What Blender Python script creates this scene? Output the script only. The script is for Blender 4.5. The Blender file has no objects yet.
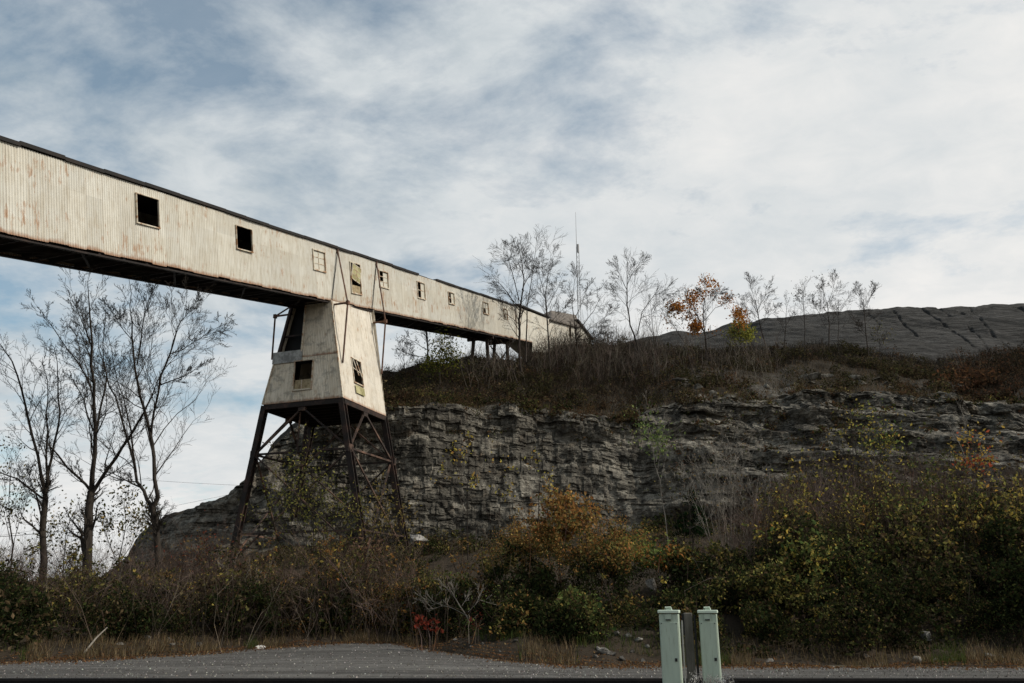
import bpy, math, random
import numpy as np
from mathutils import Vector
R_ = random.Random(7)
RN = np.random.default_rng(11)
COL = bpy.context.scene.collection

# ------------------------------------------------------------------ camera maths
FPX, PITCH, CAMH = 800.0, math.radians(18.0), 1.7
CP, SP = math.cos(PITCH), math.sin(PITCH)
def ray(px, py):
    x = px-512.0; y = 341.5-py
    return np.array([x, FPX*CP-y*SP, FPX*SP+y*CP])
def P(px, py, Y):
    r = ray(px, py); q = r*(Y/r[1]); q[2] += CAMH
    return q
def proj(q):
    q = np.asarray(q, float); dx = q[..., 0]; dy = q[..., 1]; dz = q[..., 2]-CAMH
    z = dy*CP+dz*SP
    return 512+FPX*dx/z, 341.5-FPX*(-dy*SP+dz*CP)/z

# ------------------------------------------------------------------ noise
def _h(*a):
    n = np.zeros(np.broadcast(*a).shape)
    s = 0.0
    for k, v in enumerate(a):
        s = s+np.asarray(v, float)*(12.9898, 78.233, 37.719, 53.11)[k]
    v = np.sin(s)*43758.5453
    return v-np.floor(v)+n
def vn(x, y, z=0.0):
    x, y, z = np.broadcast_arrays(np.asarray(x, float), np.asarray(y, float), np.asarray(z, float))
    xi, yi, zi = np.floor(x), np.floor(y), np.floor(z)
    xf, yf, zf = x-xi, y-yi, z-zi
    xf, yf, zf = [t*t*(3-2*t) for t in (xf, yf, zf)]
    o = 0
    for i in (0, 1):
        for j in (0, 1):
            for k in (0, 1):
                w = (xf if i else 1-xf)*(yf if j else 1-yf)*(zf if k else 1-zf)
                o = o+w*_h(xi+i, yi+j, zi+k)
    return o*2-1
def fbm(x, y, z=0.0, o=4):
    s = 0; a = 1.0; t = 0
    for i in range(o):
        s = s+a*vn(np.asarray(x)*2**i+i*17.3, np.asarray(y)*2**i+i*5.1, np.asarray(z)*2**i); t += a; a *= .5
    return s/t

# ------------------------------------------------------------------ objects
def tag(o, label=None, cat=None, group=None, kind=None):
    if label: o['label'] = label
    if cat: o['category'] = cat
    if group: o['group'] = group
    if kind: o['kind'] = kind
    return o
def empty(name, loc, label, cat, group=None):
    o = bpy.data.objects.new(name, None); COL.objects.link(o); o.location = loc
    o.empty_display_size = .2
    return tag(o, label, cat, group)
def link(name, me, mat, parent=None, loc=None):
    o = bpy.data.objects.new(name, me); COL.objects.link(o)
    if mat: me.materials.append(mat)
    if parent: o.parent = parent
    if loc is not None: o.location = loc
    return o
def mesh_np(name, V, F, mat, parent=None, smooth=False, col=None, sn=None, loc=None):
    """V Nx3 world coordinates, F list of (n,k) int arrays; parent is an unrotated empty"""
    V = np.asarray(V, dtype=np.float64)
    if parent is not None: V = V-np.array(parent.matrix_world.translation if parent.parent else parent.location)
    elif loc is not None: V = V-np.array(loc)
    if isinstance(F, np.ndarray): F = [F]
    me = bpy.data.meshes.new(name)
    me.vertices.add(len(V)); me.vertices.foreach_set('co', V.astype(np.float32).ravel())
    nl = sum(f.size for f in F); npoly = sum(len(f) for f in F)
    me.loops.add(nl); me.loops.foreach_set('vertex_index', np.concatenate([f.ravel() for f in F]).astype(np.int32))
    me.polygons.add(npoly)
    tot = np.concatenate([np.full(len(f), f.shape[1]) for f in F])
    st = np.concatenate([[0], np.cumsum(tot)[:-1]])
    me.polygons.foreach_set('loop_start', st.astype(np.int32))
    me.polygons.foreach_set('loop_total', tot.astype(np.int32))
    me.polygons.foreach_set('use_smooth', np.full(npoly, smooth))
    if col is not None:
        a = me.color_attributes.new('col', 'FLOAT_COLOR', 'POINT')
        c = np.ones((len(V), 4), np.float32); c[:, :3] = col
        a.data.foreach_set('color', c.ravel())
    if sn is not None:
        a = me.attributes.new('sn', 'FLOAT_VECTOR', 'POINT')
        a.data.foreach_set('vector', np.asarray(sn, np.float32).ravel())
    me.update(calc_edges=True); me.validate()
    return link(name, me, mat, parent, loc if parent is None else None)
def grid_faces(nr, nc):
    i = np.arange(nr-1)[:, None]*nc+np.arange(nc-1)[None, :]
    return np.stack([i, i+1, i+nc+1, i+nc], -1).reshape(-1, 4)

class MB:
    """collects boxes, bars and polygons in world space"""
    def __init__(s): s.v = []; s.f = {}; s.n = 0; s.sn = []
    def add(s, V, F, sn=None):
        V = np.asarray(V, float)
        for f in F: s.f.setdefault(len(f), []).append([i+s.n for i in f])
        s.v.append(V); s.n += len(V)
        s.sn.append(V*0 if sn is None else np.asarray(sn, float))
        return s
    def box(s, c, ex, ey, ez):
        """centre and three half-extent vectors"""
        c, ex, ey, ez = [np.asarray(t, float) for t in (c, ex, ey, ez)]
        V = [c+a*ex+b*ey+d*ez for a in (-1, 1) for b in (-1, 1) for d in (-1, 1)]
        return s.add(V, [(0, 1, 3, 2), (4, 6, 7, 5), (0, 4, 5, 1), (2, 3, 7, 6), (0, 2, 6, 4), (1, 5, 7, 3)])
    def bar(s, a, b, w, h=None, up=(0, 0, 1)):
        a = np.asarray(a, float); b = np.asarray(b, float); h = w if h is None else h
        d = b-a; L = np.linalg.norm(d); d = d/L
        x = np.cross(d, up)
        if np.linalg.norm(x) < 1e-4: x = np.cross(d, (1, 0, 0))
        x /= np.linalg.norm(x); y = np.cross(x, d)
        return s.box((a+b)/2, d*L/2, x*w/2, y*h/2)
    def hbeam(s, a, b, w, h, up):
        """an H section: two flanges and a web"""
        a = np.asarray(a, float); b = np.asarray(b, float)
        d = b-a; L = np.linalg.norm(d); d = d/L
        x = np.cross(d, up); x /= np.linalg.norm(x); y = np.cross(x, d); t = w*.07
        c = (a+b)/2
        for sg in (-1, 1): s.box(c+y*sg*(h/2-t), d*L/2, x*w/2, y*t)
        return s.box(c, d*L/2, x*t, y*(h/2-2*t-.001))
    def tube(s, pts, r, n=8):
        pts = [np.asarray(p, float) for p in pts]
        r = [r]*len(pts) if np.isscalar(r) else r
        V = []; 
        for i, p in enumerate(pts):
            d = pts[min(i+1, len(pts)-1)]-pts[max(i-1, 0)]; d /= np.linalg.norm(d)
            x = np.cross(d, (0, 0, 1) if abs(d[2]) < .9 else (1, 0, 0)); x /= np.linalg.norm(x); y = np.cross(d, x)
            V += [p+r[i]*(x*math.cos(2*math.pi*k/n)+y*math.sin(2*math.pi*k/n)) for k in range(n)]
        F = [(i*n+k, i*n+(k+1) % n, (i+1)*n+(k+1) % n, (i+1)*n+k) for i in range(len(pts)-1) for k in range(n)]
        F += [tuple(range(n))[::-1], tuple((len(pts)-1)*n+k for k in range(n))]
        return s.add(V, F)
    def build(s, name, mat, parent=None, bevel=0, smooth=False, loc=None):
        V = np.concatenate(s.v)
        o = mesh_np(name, V, [np.array(f) for f in s.f.values()], mat, parent, smooth=smooth, sn=np.concatenate(s.sn), loc=loc)
        if bevel:
            m = o.modifiers.new('bevel', 'BEVEL'); m.width = bevel; m.segments = 2; m.limit_method = 'ANGLE'
        return o

# ------------------------------------------------------------------ materials
def mat(name, col, rough=.8, metal=0.0, spec=.3):
    m = bpy.data.materials.new(name); m.use_nodes = True
    b = m.node_tree.nodes['Principled BSDF']
    b.inputs['Base Color'].default_value = (*col, 1); b.inputs['Roughness'].default_value = rough
    b.inputs['Metallic'].default_value = metal; b.inputs['Specular IOR Level'].default_value = spec
    return m
class NT:
    def __init__(s, m): s.t = m.node_tree; s.b = s.t.nodes['Principled BSDF']
    def n(s, ty, **kw):
        o = s.t.nodes.new(ty)
        for k, v in kw.items():
            if hasattr(o, k): setattr(o, k, v)
        return o
    def l(s, a, b): s.t.links.new(a, b)
    def noise(s, vec, scale, detail=5, rough=.6, dist=0):
        o = s.n('ShaderNodeTexNoise'); o.inputs['Scale'].default_value = scale; o.inputs['Detail'].default_value = detail
        o.inputs['Roughness'].default_value = rough; o.inputs['Distortion'].default_value = dist
        if vec is not None: s.l(vec, o.inputs['Vector'])
        return o.outputs['Fac']
    def mapv(s, vec, sc):
        o = s.n('ShaderNodeMapping'); o.inputs['Scale'].default_value = sc; s.l(vec, o.inputs['Vector']); return o.outputs['Vector']
    def ramp(s, fac, stops):
        o = s.n('ShaderNodeValToRGB'); e = o.color_ramp.elements
        while len(e) < len(stops): e.new(.5)
        for k, (p, c) in enumerate(stops):
            e[k].position = p; e[k].color = (*c, 1) if len(c) == 3 else c
        s.l(fac, o.inputs['Fac']); return o.outputs['Color']
    def mix(s, fac, a, b, mode='MIX'):
        o = s.n('ShaderNodeMix'); o.data_type = 'RGBA'; o.blend_type = mode
        for v, i in ((fac, 0), (a, 6), (b, 7)):
            if isinstance(v, (int, float)): o.inputs[i].default_value = v
            elif isinstance(v, tuple): o.inputs[i].default_value = (*v, 1)
            else: s.l(v, o.inputs[i])
        return o.outputs[2]
    def math(s, op, a, b=None, c=None):
        o = s.n('ShaderNodeMath'); o.operation = op
        for i, v in enumerate((a, b, c)):
            if v is None: continue
            if isinstance(v, (int, float)): o.inputs[i].default_value = v
            else: s.l(v, o.inputs[i])
        return o.outputs[0]
    def bump(s, h, st, dist=.05):
        o = s.n('ShaderNodeBump'); o.inputs['Strength'].default_value = st; o.inputs['Distance'].default_value = dist
        s.l(h, o.inputs['Height']); s.l(o.outputs['Normal'], s.b.inputs['Normal'])
    def geo(s): return s.n('ShaderNodeNewGeometry').outputs['Position']
    def attr(s, n, out='Vector'): return s.n('ShaderNodeAttribute', attribute_name=n).outputs[out]
    def base(s, c): s.l(c, s.b.inputs['Base Color'])
g3 = lambda v: (v, v, v)

def m_clad(name, base=(.60, .555, .45), rust=.5, grime=.0, var=.12):
    m = mat(name, base, .62, 0, .35); t = NT(m); sn = t.attr('sn')
    sx = t.n('ShaderNodeSeparateXYZ'); t.l(sn, sx.inputs[0])
    # each sheet (0.85 m wide, two tiers) weathers a little differently
    tier = t.math('FLOOR', t.math('MULTIPLY', sx.outputs[1], .45))
    idx = t.math('ADD', t.math('FLOOR', t.math('DIVIDE', sx.outputs[0], .85)), t.math('MULTIPLY', tier, 31.7))
    wn = t.n('ShaderNodeTexWhiteNoise'); wn.noise_dimensions = '1D'; t.l(idx, wn.inputs['W'])
    c = t.mix(t.math('MULTIPLY', wn.outputs['Value'], 1.0), tuple(b*(1-var) for b in base), tuple(min(1, b*(1+var*.5)) for b in base))
    big = t.noise(t.mapv(sn, (.35, .5, 1)), 1.0, 4)
    c = t.mix(t.ramp(big, [(.35, g3(0)), (.75, g3(.55))]), c, (base[0]*.82, base[1]*.76, base[2]*.66))
    # vertical dirt streaks
    st = t.noise(t.mapv(sn, (5.0, .22, 1)), 1.3, 5, .65)
    c = t.mix(t.ramp(st, [(.45, g3(0)), (.75, g3(.6))]), c, (base[0]*.55, base[1]*.47, base[2]*.36))
    # rust runs
    ru = t.math('SUBTRACT', t.noise(t.mapv(sn, (4.2, .36, 1)), 1.15, 8, .70, .2), t.math('MULTIPLY', t.math('SUBTRACT', .56, t.noise(t.mapv(sn, (.22, .3, 1)), 1.0, 3)), .45))
    k = .64-rust*.10
    lap = t.math('ABSOLUTE', t.math('SUBTRACT', t.math('FRACT', t.math('DIVIDE', sx.outputs[0], .85)), .5))
    c = t.mix(t.ramp(lap, [(.482, g3(0)), (.492, g3(.45))]), c, (base[0]*.45, base[1]*.38, base[2]*.3))
    c = t.mix(t.ramp(ru, [(k, g3(0)), (k+.05, g3(.5)), (k+.14, g3(.85))]), c, (.34, .19, .10))
    # rusted lower edge of the sheets
    ed = t.math('ADD', sx.outputs[2], t.math('MULTIPLY', t.noise(t.mapv(sn, (3, 1, 1)), 1.5, 4), .35))
    c = t.mix(t.ramp(ed, [(.20, g3(.85)), (.36, g3(0))]), c, (.27, .13, .06))
    if grime:
        gr = t.noise(t.mapv(sn, (1.3, .7, 1)), 1.4, 6, .7, .4)
        c = t.mix(t.ramp(gr, [(.5, g3(0)), (.62, g3(grime))]), c, (.10, .095, .08))
    t.base(c)
    t.bump(t.noise(sn, 9, 4), .25, .02)
    t.l(t.ramp(ru, [(.5, g3(.5)), (.7, g3(.85))]), t.b.inputs['Roughness'])
    return m
def m_rust(name, a=(.035, .022, .016), b=(.15, .07, .04), lo=.45, hi=.7, sc=1.6):
    m = mat(name, a, .75, 0, .3); t = NT(m); g = t.geo()
    c = t.ramp(t.noise(g, sc, 6, .65), [(lo, a), (hi, b)]); t.base(c)
    t.bump(t.noise(g, 22, 4), .3, .02); return m
def m_rock(name, dark=(.03, .027, .021), mid=(.082, .075, .062), light=(.29, .27, .225)):
    m = mat(name, mid, .92, 0, .15); t = NT(m); g = t.geo()
    strat = t.noise(t.mapv(g, (.35, .35, 2.6)), 1.1, 8, .65, .4)
    sp = t.noise(g, 2.2, 10, .72)
    c = t.ramp(strat, [(.32, dark), (.5, mid), (.72, tuple(x*1.25 for x in mid))])
    c = t.mix(t.ramp(sp, [(.42, g3(0)), (.68, g3(.8))]), c, light)
    blot = t.noise(g, .35, 5, .6)
    c = t.mix(t.ramp(blot, [(.45, g3(0)), (.66, g3(.7))]), c, tuple(x*.7 for x in dark))
    drip = t.noise(t.mapv(g, (1.6, 1.6, .18)), 1.2, 6, .65)
    c = t.mix(t.ramp(drip, [(.52, g3(0)), (.68, g3(.75))]), c, (.028, .025, .022))
    br = t.noise(g, .8, 4)
    c = t.mix(t.ramp(br, [(.55, g3(0)), (.75, g3(.45))]), c, (.11, .075, .045))
    vc = t.n('ShaderNodeTexVoronoi'); vc.inputs['Scale'].default_value = 1.1; vc.inputs['Randomness'].default_value = .9; wv_ = t.n('ShaderNodeVectorMath'); wv_.operation = 'ADD'
    ns = t.n('ShaderNodeTexNoise'); ns.inputs['Scale'].default_value = 1.5; t.l(g, ns.inputs['Vector']); t.l(ns.outputs['Color'], wv_.inputs[1]); t.l(t.mapv(g, (.7, .7, 1.7)), wv_.inputs[0]); t.l(wv_.outputs[0], vc.inputs['Vector'])
    c = t.mix(1.0, c, t.ramp(vc.outputs['Color'], [(.2, g3(.55)), (.5, g3(1.0)), (.8, g3(1.55))]), 'MULTIPLY')
    t.base(c)
    v = t.n('ShaderNodeTexVoronoi'); v.feature = 'DISTANCE_TO_EDGE'; v.inputs['Scale'].default_value = 1.6
    t.l(t.mapv(g, (.8, .8, 1.9)), v.inputs['Vector'])
    hgt = t.math('ADD', t.math('MULTIPLY', t.noise(g, 5, 10, .7), 1.0), t.math('MINIMUM', v.outputs['Distance'], .12))
    t.bump(hgt, .9, .25); return m
def m_ground(name, a, b, sc=.6, sc2=14, bump=.6, c3=None):
    m = mat(name, a, .95, 0, .1); t = NT(m); g = t.geo()
    c = t.ramp(t.noise(g, sc, 6, .65), [(.35, a), (.65, b)])
    f = t.noise(g, sc2, 6, .75)
    c = t.mix(t.ramp(f, [(.35, g3(0)), (.7, g3(.8))]), c, c3 or tuple(min(1, x*2.0) for x in b))
    t.base(c); t.bump(f, bump, .06); return m
def m_leaf(name, tr=.25, rough=.6):
    m = bpy.data.materials.new(name); m.use_nodes = True; t = NT(m)
    a = t.attr('col', 'Color'); t.base(a); t.b.inputs['Roughness'].default_value = rough
    t.b.inputs['Specular IOR Level'].default_value = .04
    tl = t.n('ShaderNodeBsdfTranslucent'); t.l(a, tl.inputs['Color'])
    mx = t.n('ShaderNodeMixShader'); mx.inputs[0].default_value = tr
    t.l(t.b.outputs[0], mx.inputs[1]); t.l(tl.outputs[0], mx.inputs[2])
    t.l(mx.outputs[0], t.t.nodes['Material Output'].inputs['Surface']); return m
def m_bark(name, a, b):
    m = mat(name, a, .9, 0, .15); t = NT(m); g = t.geo()
    n = t.noise(t.mapv(g, (6, 6, 1.2)), 1.5, 6, .7)
    t.base(t.ramp(n, [(.35, a), (.7, b)])); t.bump(n, .6, .04); return m

M = dict(
    clad=m_clad('cream_cladding', (.60, .585, .52), rust=.85), clad_end=m_clad('grey_cladding', (.70, .64, .53), .35, .5), clad_flank=m_clad('tower_cladding', (.56, .52, .44), .75, .15),
    roof=m_rust('roof_metal', (.008, .007, .006), (.022, .014, .010)), under=m_rust('underside_steel', (.012, .009, .008), (.035, .022, .016)),
    steel=m_rust('dark_rusty_steel', (.014, .010, .008), (.06, .031, .022)), brace=m_rust('brace_steel', (.03, .02, .016), (.19, .11, .075), .45, .72, 1.1),
    rod=m_rust('rod_steel', (.05, .028, .02), (.16, .08, .05), .4, .65),
    frame=m_rust('window_frame_paint', (.30, .17, .09), (.55, .50, .40), .4, .55, 3), dark=m_rust('interior_shade_black', (.006, .006, .006), (.012, .01, .009)),
    pane=mat('dusty_glass', (.52, .50, .42), .35, 0, .5), pane_y=m_rust('yellowed_glass', (.22, .20, .09), (.40, .37, .20), .4, .6, 2), board=m_rust('old_board', (.20, .15, .08), (.38, .31, .19), .4, .6, 3),
    patch=m_rust('grey_sheet', (.20, .20, .19), (.42, .42, .40), .4, .6, 2.5),
    rock=m_rock('limestone'), boulder=m_rock('pale_limestone', (.28, .27, .25), (.42, .40, .37), (.6, .58, .54)), stone=m_rock('verge_limestone', (.07, .065, .058), (.14, .13, .115), (.32, .31, .28)),
    soil=m_ground('brown_soil', (.013, .011, .008), (.028, .022, .015), .5, 9, .6, (.042, .034, .024)), bank=m_ground('dark_soil', (.014, .012, .009), (.03, .023, .016), .8, 16),
    heap=m_ground('quarry_spoil', (.032, .031, .031), (.052, .05, .048), .12, 1.4, 1.0), plain=m_ground('rough_ground', (.04, .036, .027), (.07, .062, .045), .3, 12),
    ballast=m_ground('ballast', (.03, .03, .03), (.08, .078, .075), 8, 30),
    leaf=m_leaf('foliage', .42, .9), dry=m_leaf('dry_stems', .0, .85),
    bark=m_bark('grey_bark', (.016, .013, .011), (.052, .043, .034)), bark_far=m_bark('brown_grey_bark', (.018, .014, .012), (.055, .044, .035)), pale=m_bark('bleached_wood', (.13, .115, .095), (.27, .245, .21)),
    green=mat('pale_green_paint', (.27, .36, .265), .55, 0, .3), wood=m_bark('weathered_timber', (.075, .07, .06), (.17, .16, .14)),
    dkmetal=mat('dark_metal', (.02, .02, .02), .5, .3), white=mat('white_conduit', (.5, .48, .42), .6), wire=mat('wire_black', (.02, .02, .02), .7), rail=m_rust('rail_steel', (.006, .005, .005), (.016, .011, .009)),
    mast=mat('grey_mast', (.28, .28, .28), .6))
def road_mat():
    m = mat('gravelly_asphalt', (.08, .08, .08), .9, 0, .2); t = NT(m); g = t.geo()
    w = t.noise(t.mapv(g, (.10, 1.1, 1)), 1.3, 6, .65, .5)
    c = t.ramp(w, [(.3, (.035, .033, .031)), (.52, (.08, .077, .073)), (.72, (.15, .145, .135))])
    f = t.noise(t.mapv(g, (1, 1, 1)), 18, 8, .8)
    c = t.mix(t.ramp(f, [(.45, g3(0)), (.72, g3(.7))]), c, (.21, .20, .185))
    f2 = t.noise(g, 2.0, 7, .7)
    c = t.mix(t.ramp(f2, [(.5, g3(0)), (.68, g3(.6))]), c, (.045, .04, .034))
    rt_ = t.noise(t.mapv(g, (.035, 1.7, 1)), 1.0, 3, .5, .6)
    c = t.mix(t.ramp(rt_, [(.42, g3(.6)), (.5, g3(0)), (.6, g3(0))]), c, (.045, .043, .04))
    t.base(c); t.bump(t.math('ADD', f, t.math('MULTIPLY', rt_, 2.0)), .9, .05); return m
M['road'] = road_mat(); M['ledge'] = m_rock('ledge_limestone', (.07, .065, .055), (.13, .12, .10), (.30, .28, .24)); M['lid'] = mat('sunlit_green_paint', (.50, .58, .48), .6, 0, .3)  # lids and handles paler than the bodies: sunlight put into the paint
mp = NT(M['green']); _g = mp.geo()
_st = mp.ramp(mp.noise(mp.mapv(_g, (14, 14, 1.2)), 3.0, 7, .75), [(.56, g3(0)), (.66, g3(.55))])
mp.base(mp.mix(_st, mp.mix(mp.ramp(mp.noise(mp.mapv(_g, (5, 5, .9)), 2.4, 6, .7), [(.35, g3(0)), (.75, g3(.8))]), (.37, .44, .36), (.28, .335, .275)), (.17, .17, .13)))
mp.bump(mp.noise(_g, 60, 3), .08, .01)
mh = NT(M['heap']); 
hg = mh.geo(); hw = mh.n('ShaderNodeTexWave'); hw.bands_direction = 'Z'; hw.inputs['Scale'].default_value = .55; hw.inputs['Distortion'].default_value = 9; hw.inputs['Detail'].default_value = 4; hw.inputs['Detail Scale'].default_value = .5
mh.base(mh.mix(mh.ramp(mh.noise(hg, .9, 8, .75), [(.4, g3(0)), (.65, g3(.6))]), mh.ramp(mh.noise(mh.mapv(hg, (.05, .05, .75)), 1.3, 7, .65, 1.8), [(.34, (.05, .049, .047)), (.5, (.088, .086, .082)), (.66, (.15, .145, .14))]), (.065, .063, .06)))
mh.bump(mh.math('ADD', mh.math('MULTIPLY', mh.noise(mh.mapv(hg, (.10, .10, 1.1)), 1.5, 7, .65, 1.5), 3.0), mh.noise(hg, 1.1, 8, .7)), 1.0, 1.1)

# ------------------------------------------------------------------ terrain
KEY = np.array([
 # px   edge_y edgeY foot_y  Yf  top_y  Yt  crest_y  Yc
 (-500, 664, 24.0, 586, 46, 585, 48, 584, 52),
 (-60, 664, 24.3, 586, 46, 585, 48, 584, 52),
 (0,   664, 24.3, 584, 46, 583, 48, 582, 52),
 (100, 661, 25.2, 582, 46, 580, 48, 578, 52),
 (128, 659, 25.8, 580, 47, 560, 51, 556, 54),
 (142, 658, 26.1, 576, 47, 536, 51, 532, 56),
 (165, 657, 26.5, 572, 47, 517, 52, 514, 57),
 (200, 655, 27.0, 568, 48, 508, 53, 504, 58),
 (235, 652, 27.8, 562, 49, 498, 54, 494, 60),
 (258, 650, 28.2, 558, 50, 474, 54, 469, 62),
 (272, 649, 28.5, 555, 50, 452, 54, 447, 63),
 (285, 648, 28.8, 552, 50, 440, 55, 434, 64),
 (300, 647, 29.0, 550, 50, 424, 55, 416, 66),
 (340, 644, 29.7, 547, 50, 411, 55, 388, 68),
 (390, 644, 29.8, 545, 50, 407, 55, 369, 70),
 (430, 651, 28.0, 543, 50, 407, 55, 362, 72),
 (470, 657, 26.2, 541, 50, 406, 56, 355, 74),
 (500, 661, 25.0, 540, 50, 405, 56, 360, 74),
 (518, 663, 24.5, 540, 50, 406, 56, 362, 74),
 (532, 664, 24.2, 540, 50, 408, 57, 354, 76),
 (560, 667, 23.5, 540, 51, 412, 57, 347, 78),
 (600, 668, 23.2, 536, 51, 420, 57, 344, 78),
 (640, 668, 23.2, 530, 51, 412, 58, 348, 78),
 (700, 668, 23.2, 525, 50, 398, 59, 350, 77),
 (760, 668, 23.2, 520, 49, 397, 59, 349, 76),
 (820, 668, 23.2, 512, 46, 390, 60, 346, 76),
 (870, 668, 23.2, 508, 45, 393, 60, 352, 75),
 (930, 668, 23.2, 504, 44, 399, 60, 364, 74),
 (975, 668, 23.2, 502, 44, 401, 60, 357, 74),
 (1024, 668, 23.2, 500, 44, 404, 59, 352, 73),
 (1500, 668, 23.2, 500, 44, 408, 59, 352, 73)], float)
def ctl(px):
    k = [np.interp(px, KEY[:, 0], KEY[:, i]) for i in range(9)]
    if px > 380: k[5] += 9*float(fbm(px*.03, 8.8, 0, 4)); k[7] += 3*float(fbm(px*.04, 2.2, 0, 3))
    E = P(px, k[1], k[2]); Fo = P(px, k[3], k[4]); T = P(px, k[5], k[6]); Cc = P(px, k[7], k[8])
    V1 = E+(0, 1.6, .16); V1[0] *= V1[1]/E[1]
    mid = E*.45+Fo*.55; mid[2] = E[2]+.52*(Fo[2]-E[2])
    B1 = Cc*1.0; B1[1] += 10; B1[0] *= (Cc[1]+10)/Cc[1]; B1[2] -= 2.2
    hi = np.interp(px, [130, 400], [0, 1])
    B2 = np.array([B1[0]/B1[1]*150, 150., hi*(Cc[2]-4)-.6]); 
    return np.array([E, V1, mid, Fo, T, Cc, B1, B2])
VS = [0, 1, 2, 3, 4, 5, 6, 7]
def surf(px, v):
    c = ctl(px); return np.array([np.interp(v, VS, c[:, i]) for i in range(3)])
def rough(Pt, amp, sc=.35):
    return fbm(Pt[..., 0]*sc, Pt[..., 1]*sc, Pt[..., 2]*sc, 4)*amp
PXS = np.concatenate([np.arange(-500, -20, 12.), np.arange(-20, 1044, 1.35), np.arange(1044, 1500, 12.)])
CTL = np.stack([ctl(p) for p in PXS])            # nc x 8 x 3
def strip(vs):
    out = np.empty((len(vs), len(PXS), 3))
    for r, v in enumerate(vs):
        i = min(int(v), 6); f = v-i
        out[r] = CTL[:, i]*(1-f)+CTL[:, i+1]*f
    return out
def topdisp(G, vs):
    """soft displacement of the soil, fading out at road edge"""
    d = rough(G, .55, .22)+rough(G, .22, 1.1)
    fade = np.clip(np.asarray(vs)[:, None]*1.2, 0, 1)
    G = G.copy(); G[..., 2] += d*fade; return G
def cliff_disp(G, t, px):
    x, y, z = G[..., 0], G[..., 1], G[..., 2]
    dip = np.interp(px, [300, 600, 1024], [0.0, .02, .10])[None, :]
    w = z+dip*x+.45*vn(x*.09, z*.05)+.04*vn(x*.9, z*.5)
    def layer(th, seed, bw, a1, a2):
        li = np.floor(w/th+.3*vn(x*.05+seed, 3.3)+seed*.37); 
        bl = np.floor(x/(bw*(.6+_h(li, li*0+seed)))+_h(li*3.1, li*0+seed)*20+.7*vn(x*.35, li*1.7))
        return _h(li, bl, li*0+seed)*a1+_h(li*1.3, li*0+seed+7)*a2
    st = np.clip(np.interp(px, [300, 620, 700], [0, .1, .75])[None, :]+np.clip((t-.68)*5, 0, .8)[:, None], .25, 1)
    d = layer(2.3, 1.0, 3.2, .7, .6)*st+layer(.78, 2.0, 1.0, .55, .25)*st+layer(.42, 5.0, .45, .22, .06)+layer(.20, 8.0, .35, .10, .04)+layer(1.1, 12., .8, .25, .05)
    cr = np.abs(vn(x*.45+.3*vn(z*.5, 2.), z*.08, 4.)); d = d-np.clip(1-cr*30, 0, 1)*.12
    d = d+fbm(x*.16, z*.16, y*.1, 3)*1.5+fbm(x*1.6, z*1.6, y, 4)*.16
    fade = np.clip(np.minimum(t*9, (1-t)*14), 0, 1)[:, None]
    amp = np.interp(px, [90, 130, 160, 300], [0, .35, .8, 1])[None, :]
    G = G.copy(); d = d*fade*amp
    G[..., 1] -= d*.96; G[..., 2] += d*.10
    G[..., 2] += fbm(x*.9, y*.5, z*.9, 3)*.18*amp*fade
    return G
v0 = np.concatenate([np.linspace(0, 1, 7)[:-1], np.linspace(1, 3, 70)])
v1 = np.linspace(3, 4, 290)
v2 = np.concatenate([np.linspace(4, 5, 90)[:-1], np.linspace(5, 7, 30)])
G0 = topdisp(strip(v0), v0); G0[0, :, 2] -= .04
G1 = strip(v1)
# blend soil displacement into both ends of the cliff so that the sheets meet
G1t = topdisp(G1, v1)
wr = np.interp(PXS, [600, 720, 1100], [0, 1, 1])[None, :]*np.clip(np.minimum((v1-3)*8, (4-v1)*8), 0, 1)[:, None]
qz = (G1t[..., 2]+.1*G1t[..., 0]+.9*vn(G1t[..., 0]*.07, 2.))/2.1; fr_ = qz-np.floor(qz)
G1t[..., 1] += wr*2.0*(np.clip((fr_-.55)/.45, 0, 1)-fr_)
G1 = cliff_disp(G1t, v1-3, PXS)
G2 = topdisp(strip(v2), v2)
# rocky ledges poke through the upper slope on the right
def ledges(G, vs):
    x, y, z = G[..., 0], G[..., 1], G[..., 2]
    w = np.clip(1-(vs-4)/.55, 0, 1)[:, None]*np.interp(PXS, [600, 700, 960, 1040], [0, 1, 1, .6])[None, :]
    w = w*np.clip((fbm(x*.14, y*.14, 0, 3)+.25)*3, 0, 1)*(np.asarray(vs)[:, None] > 4.0)*np.clip((vs-4)*30, 0, 1)[:, None]
    q = z/.7+.4*vn(x*.2, y*.2); li = np.floor(q); bl = np.floor(x/(1.6+_h(li, 4.))+_h(li, 9.)*9)
    G = G.copy(); G[..., 1] -= w*(_h(li, bl)*.35+(1-(q-li))*.15); return G, w
G2, W2 = ledges(G2, v2)
def sheet(name, G, m, label, cat, loc, col=None):
    nr, nc = G.shape[:2]
    o = mesh_np(name, G.reshape(-1, 3), grid_faces(nr, nc), m, loc=loc, col=col)
    o['label'] = label; o['kind'] = 'structure'; return o
# upper slope: rock where ledges, soil elsewhere
ms = M['soil']; t = NT(ms)
old = t.b.inputs['Base Color'].links[0].from_socket
hr = t.attr('col', 'Fac'); rk = t.noise(t.geo(), 2.5, 8, .7)
t.base(t.mix(hr, old, t.ramp(rk, [(.3, (.05, .047, .04)), (.55, (.12, .113, .10)), (.75, (.26, .25, .225))])))
sheet('road_bank', G0, M['bank'], 'dark earth bank rising behind the road under the brush', 'bank', (0, 24, 0))
sheet('rock_cliff', G1, M['rock'], 'grey layered limestone quarry face behind the tower', 'cliff', (0, 50, 4))
sheet('hillside', G2, ms, 'brown hillside above the quarry face', 'hillside', (0, 60, 14), col=np.repeat(W2.reshape(-1, 1), 3, 1))

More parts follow.
